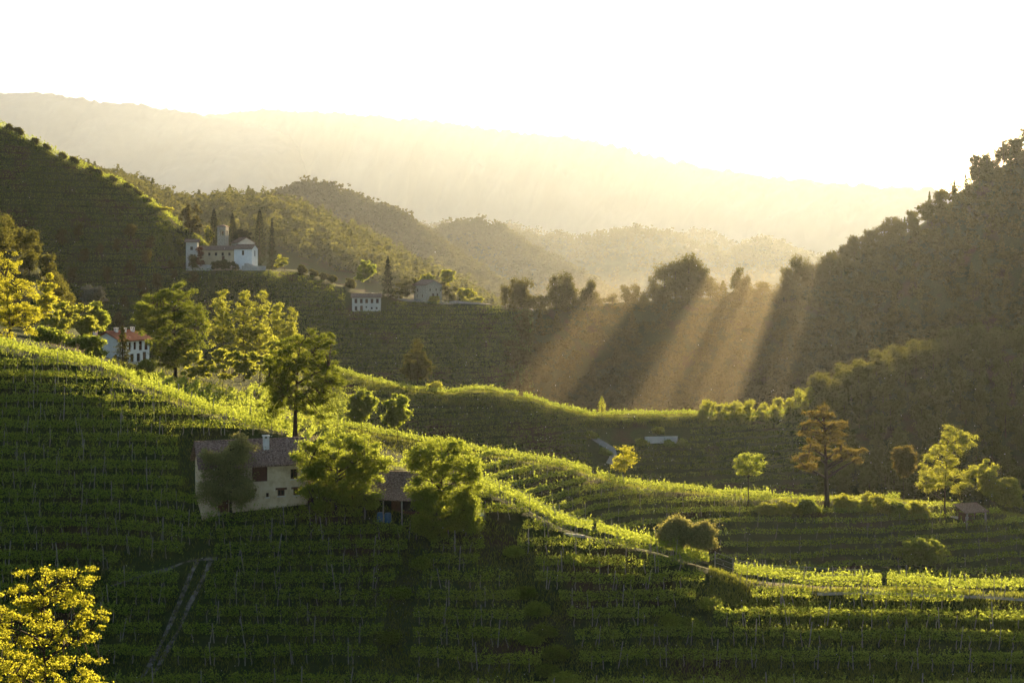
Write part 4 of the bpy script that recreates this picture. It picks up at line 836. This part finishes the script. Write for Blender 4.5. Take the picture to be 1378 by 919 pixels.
for k, (u, v, r_u, r_v, mt, lab) in enumerate([(226, 318, 9, 8, 'broad_dark', 'dark shrub on the left hill above the church annex'), (241, 322, 7, 9, 'lime', 'sunlit shrub just above the church annex'), (244, 352, 7, 8, 'broad_dark', 'small dark shrub close left of the church annex')]):
    put_bush('bush', lab, 'bush', ground_at(u, v+r_v*.8, 470, 562), [(u, v, r_u, r_v), (u-4, v+4, r_u*.8, r_v*.8)], M[mt], 150+k, leaf=.55, dens=1.2)
for k, (u, r0) in enumerate([(12, 4), (24, 5), (47, 3.5), (62, 4), (84, 3.5), (98, 5), (121, 3.5), (132, 4), (150, 4.5), (171, 3.5), (184, 5), (197, 4)]):
    v_ = float(np.interp(u, *NODES[D_][1][:2])); put_bush('skyline_bush', 'ragged bush breaking the skyline of the left hill', 'bush', g(u, float(dnode(D_, u))-1), [(u, v_-r0*.8, r0, r0), (u+r0*.7, v_-r0*.3, r0*.7, r0*.7)], M['forest_sunny'], 200+k, leaf=.5, dens=1.1, group='bushes on the left skyline')
put_bush('bush', 'pale dry bush on the left hill edge', 'bush', g(212, 552), [(212,284,13,10),(222,296,10,10)], M['yellow'], 141, leaf=.6, dens=1.2)
put_bush('bush', 'sunlit shrub beside the thick left cypress', 'bush', g(281, 558), [(281,316,5,11)], M['lime'], 142, leaf=.6, dens=1)

# ------------------------------------------------------------------ woods
rw = np.random.default_rng(9)
def wood_proto(k, n_leaf, leaf, h, kind):
    rng = np.random.default_rng(300+k)
    if kind == 'fir':
        z = .1+.9*rng.uniform(0, 1, n_leaf)**1.15; prof = (1-z)**.9*(.72+.28*np.sin(z*40))+.03; a = rng.uniform(0, 6.283, n_leaf); r = h*.24*prof*rng.uniform(.3, 1.1, n_leaf)**.5
        P = np.stack([r*np.cos(a), r*np.sin(a), z*h-r*.3], -1)
    else:
        nb = rng.integers(4, 8); bl = []
        for j in range(nb):
            a = rng.uniform(0, 6.28); rr = rng.uniform(.1, .3)*h*.5; zz = h*rng.uniform(.42, .85); q = h*rng.uniform(.13, .24)
            bl.append((rr*math.cos(a)*1.3, rr*math.sin(a)*1.3, zz, q*1.15, q*1.15, q))
        bl.append((0, 0, h*.3, h*.22, h*.22, h*.22))
        nc_ = max(10, n_leaf//14); cc = sample_blobs(bl, nc_, rng, .45)
        P = cc[rng.integers(0, nc_, n_leaf)]+rng.normal(size=(n_leaf, 3))*h*.035
    return leaf_geo(P, leaf, rng, .2)
def add_trunk(Vv, Ff, h):
    mb = MB().tube([(0, 0, -.5), (.1, .05, h*.4), (0, 0, h*.75)], [h*.022, h*.016, h*.006], 5); b = len(Vv)
    fq = [f for f in mb.f if len(f) == 4]
    return np.concatenate([Vv, np.array(mb.v)]), np.concatenate([Ff, np.array(fq)+b]), np.concatenate([np.zeros(len(Ff), int), np.ones(len(fq), int)])
PROTO = []
for k in range(9):
    h = 11.0; kd = 'fir' if k >= 7 else 'broad'
    a, b, c = add_trunk(*wood_proto(k, 900, .62, h, kd), h)
    PROTO.append(mesh_np('forest_tree', a, b, [M['fir' if kd == 'fir' else 'forest'], M['bark']], c))
def dense_proto(k):                                       # full crowned tree, leafy almost to the ground
    rng = np.random.default_rng(500+k); bl = []
    for j in range(14):
        zz = rng.uniform(.14, .86); a = rng.uniform(0, 6.28); env = .62*math.sin(math.pi*min(.97, max(.2, zz*.85+.12)))
        q = 11*rng.uniform(.13, .2); bl.append((11*.38*env*rng.uniform(.3, 1)*math.cos(a), 11*.38*env*rng.uniform(.3, 1)*math.sin(a), 11*zz, q, q, q*.9))
    cc = sample_blobs(bl, 150, rng, .3); P = cc[rng.integers(0, 150, 2600)]+rng.normal(size=(2600, 3))*.42
    return add_trunk(*leaf_geo(P, .6, rng, .2), 11.0)
DENSE, EDGE, RIM = [], [], []
for k in range(5):
    a, b, c = dense_proto(k); DENSE.append(mesh_np('crest_tree', a, b, [M['forest'], M['bark']], c)); EDGE.append(mesh_np('edging_tree', a, b, [M['lime'], M['bark']], c)); RIM.append(mesh_np('shoulder_tree', a, b, [M['forest_sunny'], M['bark']], c))  # EDGE and RIM repeat the crowns with a sunlit tone in the leaves
LOW = [wood_proto(40+k, 300, 1.0, 11.0, 'fir' if k > 5 else 'broad') for k in range(7)]
VLOW = [wood_proto(60+k, 110, 1.7, 11.0, 'broad') for k in range(6)]
def scatter(u0, u1, lo, hi, sp, dens_n, seed):
    rng = np.random.default_rng(seed); u = rng.uniform(u0, u1, dens_n); a, b = lo(u), hi(u); d = a+(b-a)*rng.uniform(0, 1, dens_n)
    x = (u-CX)/F*d; keep = []; grid = {}
    for i in range(dens_n):
        if b[i] <= a[i]: continue
        gx, gy = int(x[i]//sp), int(d[i]//sp); ok = True
        for ax in (gx-1, gx, gx+1):
            for ay in (gy-1, gy, gy+1):
                for j in grid.get((ax, ay), ()):
                    if (x[i]-x[j])**2+(d[i]-d[j])**2 < sp*sp: ok = False; break
        if ok: grid.setdefault((gx, gy), []).append(i); keep.append(i)
    z = Hraw(u[keep], d[keep]); return np.stack([x[keep], d[keep], z, u[keep]], -1)
def N(i, off=0): return lambda u: dnode(i, u)+off
P1 = scatter(945, 1102, N(C_, -4), N(C_, 8), 3.6, 2500, 1)                # sunlit edge on the middle ridge
P2 = scatter(1102, 1470, N(TBC, 6), N(C_, 14), 4.6, 6000, 2)             # wooded shoulder on the right
P3 = scatter(1085, 1500, N(D_, -7), N(D_, 5), 4.2, 6000, 3)               # trees along the far crest and skyline
P4 = scatter(690, 1500, N(TCD, 0), lambda u: dnode(D_, u)-np.interp(u, [1060, 1160], [3, 7]), 5.0, 30000, 4)             # slopes below
P5 = scatter(-60, 92, N(C_, -14), N(C_, 16), 5.0, 1500, 5)               # knoll on the left
P6 = scatter(75, 262, N(TCD, 12), lambda u: dnode(TCD, u)+np.interp(u, [75, 180, 262], [45, 62, 66]), 6.5, 1500, 6)
def forest_individual(P, label, group, h0, h1, firs, seed, name='forest_tree', lib=None):
    lib = lib or DENSE
    rng = np.random.default_rng(seed)
    for x, y, z, u in P:
        k = rng.integers(7, 9) if rng.uniform() < firs else rng.integers(0, 7)
        me = PROTO[k] if k >= 7 else lib[k % 5]
        o = bpy.data.objects.new(name, me); COL.objects.link(o); h = rng.uniform(h0, h1)/11.0
        o.location = (x, y, z-.2); o.rotation_euler = (0, 0, rng.uniform(0, 6.28)); o.scale = (h*rng.uniform(.9, 1.2), h*rng.uniform(.9, 1.2), h)
        tag(o, label, 'tree', group)
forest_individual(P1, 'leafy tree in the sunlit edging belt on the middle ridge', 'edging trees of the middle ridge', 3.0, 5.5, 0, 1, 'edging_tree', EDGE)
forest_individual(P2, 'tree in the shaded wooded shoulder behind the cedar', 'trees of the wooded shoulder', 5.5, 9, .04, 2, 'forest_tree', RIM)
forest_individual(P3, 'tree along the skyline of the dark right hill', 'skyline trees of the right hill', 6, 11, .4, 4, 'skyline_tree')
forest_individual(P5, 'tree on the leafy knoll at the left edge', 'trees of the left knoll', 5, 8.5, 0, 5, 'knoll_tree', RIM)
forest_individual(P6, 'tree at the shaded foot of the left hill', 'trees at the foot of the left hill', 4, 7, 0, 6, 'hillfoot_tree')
def wood_mass(name, P, protos, h0, h1, seed, mat):
    rng = np.random.default_rng(seed); Vs, Fs, b = [], [], 0
    for row in P:
        Vv, Ff = protos[rng.integers(len(protos))]; a = rng.uniform(0, 6.28); h = rng.uniform(h0, h1)/11.0; c, s = math.cos(a), math.sin(a); w_ = h*rng.uniform(1.1, 1.65)
        if len(row) > 3 and 660 < row[3] < 1120 and row[1] < 620: h *= np.interp(float(dnode(D_, row[3]))-row[1], [5, 22, 45], [.72, .85, 1])
        q = np.stack([(Vv[:, 0]*c-Vv[:, 1]*s)*w_+row[0], (Vv[:, 0]*s+Vv[:, 1]*c)*w_+row[1], Vv[:, 2]*h+row[2]-.3], -1); Vs.append(q); Fs.append(Ff+b); b += len(Vv)
    return tag(obj(name, mesh_np(name, np.concatenate(Vs), np.concatenate(Fs), mat)), kind='stuff')
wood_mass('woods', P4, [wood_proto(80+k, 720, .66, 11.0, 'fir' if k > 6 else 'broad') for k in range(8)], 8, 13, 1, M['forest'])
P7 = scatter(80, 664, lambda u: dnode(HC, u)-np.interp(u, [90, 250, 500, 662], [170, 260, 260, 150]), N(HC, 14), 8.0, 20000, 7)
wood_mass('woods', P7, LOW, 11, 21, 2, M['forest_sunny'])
for (k, G) in far_ridges:
    rng = np.random.default_rng(ord(k)); n0 = G.shape[0]//2; m_ = G.shape[1]; nn = 2200
    r_i = n0-np.abs(rng.normal(size=nn)*n0*.35).astype(int); r_i = np.clip(r_i+2, 2, G.shape[0]-3); c_i = rng.integers(0, m_, nn)
    wood_mass('woods', G[r_i, c_i], VLOW, 15, 24 if k != 'L' else 30, ord(k), M['forest'])
# the wood edge on the far crest: each tree by its own width and top
crest = [(680,383,6),(693,376,9),(709,370,10),(748,371,10),(763,367,11),(794,376,8),(841,385,7),(853,380,7),(880,372,9),(894,357,12),(909,349,15),(927,345,16),(943,353,11),(995,360,9),(1006,371,7),(1060,359,9),(1075,346,13),(1086,350,8),(1120,340,10),(1134,334,12),(1150,326,12),
         (701,384,8),(757,380,9),(771,380,8),(786,388,8),(802,392,7),(824,396,7),(887,384,9),(866,392,7),(917,376,12),(935,378,10),(956,374,9),(966,392,7),(983,393,8),(1000,380,8),(1018,388,8),(1026,380,6),(1040,392,7),(1050,386,8),(1068,374,10),(1098,384,6),(1109,376,6),(1127,354,10),(1142,350,10),(728,397,6)]
rc = np.random.default_rng(21)
for k, (u, top, hw) in enumerate(crest):
    d = float(dnode(D_, u))-1; p = g(u, d); s_ = S(d); h = (VH-F*p.z/d-top)/s_
    o = bpy.data.objects.new('crest_tree', DENSE[k % 5]); COL.objects.link(o); o.location = (p.x, p.y, p.z-.6); o.rotation_euler = (0, 0, rc.uniform(0, 6.28))
    w_ = hw/s_/3.1; o.scale = (w_, w_*1.1, (h+.6)/10.6); tag(o, 'tree along the far crest where the light shafts begin', 'tree', 'trees along the far crest')
# grass tufts on the near banks
rgz = np.random.default_rng(12)
def tufts(u0, u1, lo, hi, n, h0, h1, r):
    u = r.uniform(u0, u1, n); a, b = lo(u), hi(u); d = a+(b-a)*r.uniform(0, 1, n); x = (u-CX)/F*d
    m = smooth_noise(x, d, 2.2, 55) > r.uniform(-.9, .7, n); u, d, x = u[m], d[m], x[m]; n = len(u)
    z = Hraw(u, d); a_ = r.uniform(0, 6.283, n); hh = r.uniform(h0, h1, n); w_ = .05+.06*hh; ln = r.normal(size=(n, 2))*.35*hh[:, None]
    B_ = np.stack([x, d, z-.03], -1); t_ = np.stack([np.cos(a_), np.sin(a_), 0*a_], -1)*w_[:, None]
    T_ = B_+np.concatenate([ln, hh[:, None]], 1); Mi = B_+np.concatenate([ln*.35, .55*hh[:, None]], 1)
    return np.stack([B_-t_*.5, Mi-t_*.6, T_, Mi+t_*.6], 1).reshape(-1, 3)
TV = [tufts(-60, 1440, lambda u: np.full_like(u, 112.), N(A, -3), 170000, .2, .5, rgz), tufts(150, 620, N(A, 9), N(C_, -4), 30000, .3, .7, rgz),
      tufts(400, 1440, N(B, -8), N(B, 7), 40000, .3, .75, rgz), tufts(420, 1130, N(C_, -6), N(C_, 6), 45000, .4, .9, rgz)]
TV.append(tufts(-60, 290, N(D_, -4), N(D_, 5), 6000, .4, 1.0, rgz)); TV.append(tufts(955, 1440, N(A, -5), N(A, 1.5), 16000, .2, .6, rgz)); TV = np.concatenate(TV)
M['blade'] = leafmat('grass_blade', (.02, .036, .008), (.04, .062, .014), (.07, .09, .024), (.34, .38, .06), .4)
tag(obj('grass', mesh_np('grass', TV, np.arange(len(TV)).reshape(-1, 4), M['blade'])), kind='stuff')
# ------------------------------------------------------------------ extra mist added under the far crest to make the light shafts show
mm, t, p, out = newmat('added_shaft_haze'); t.nodes.remove(p)
pm = t.nodes.new('ShaderNodeVolumePrincipled'); pm.inputs['Color'].default_value = (1.0, .86, .62, 1); pm.inputs['Density'].default_value = 5.2e-4; pm.inputs['Anisotropy'].default_value = .62  # gold of the light shafts is put into the mist colour
t.links.new(pm.outputs[0], out.inputs['Volume'])
mv = [(-40, 372, -95), (75, 372, -95), (165, 592, -95), (15, 592, -95), (-40, 372, -52), (75, 372, -49), (165, 592, 0), (15, 592, -5.5)]
tag(MB().add(mv, [(0,3,2,1),(4,5,6,7),(0,1,5,4),(1,2,6,5),(2,3,7,6),(3,0,4,7)]).build('haze', mm), kind='stuff')
# ------------------------------------------------------------------ drifting seed fluff lit by the sun
rf = np.random.default_rng(4); nfl = 620
uf = rf.uniform(-60, 1440, nfl); vf_d = rf.uniform(55, 300, nfl); zf = Hraw(uf, vf_d)+rf.gamma(2.0, 5.0, nfl)+2
Pf = np.stack([(uf-CX)/F*vf_d, vf_d, np.minimum(zf, 8)], -1); vv_ = VH-F*Pf[:, 2]/vf_d
sf = .028*vf_d/100
O = np.array([(1,0,0),(-1,0,0),(0,1,0),(0,-1,0),(0,0,1),(0,0,-1)], float); OF = np.array([(0,2,4),(2,1,4),(1,3,4),(3,0,4),(2,0,5),(1,2,5),(3,1,5),(0,3,5)])
tag(obj('drifting_fluff', mesh_np('drifting_fluff', (Pf[:, None]+O[None]*sf[:, None, None]).reshape(-1, 3), (np.arange(nfl)[:, None, None]*6+OF[None]).reshape(-1, 3), M['fluff'])), kind='stuff')
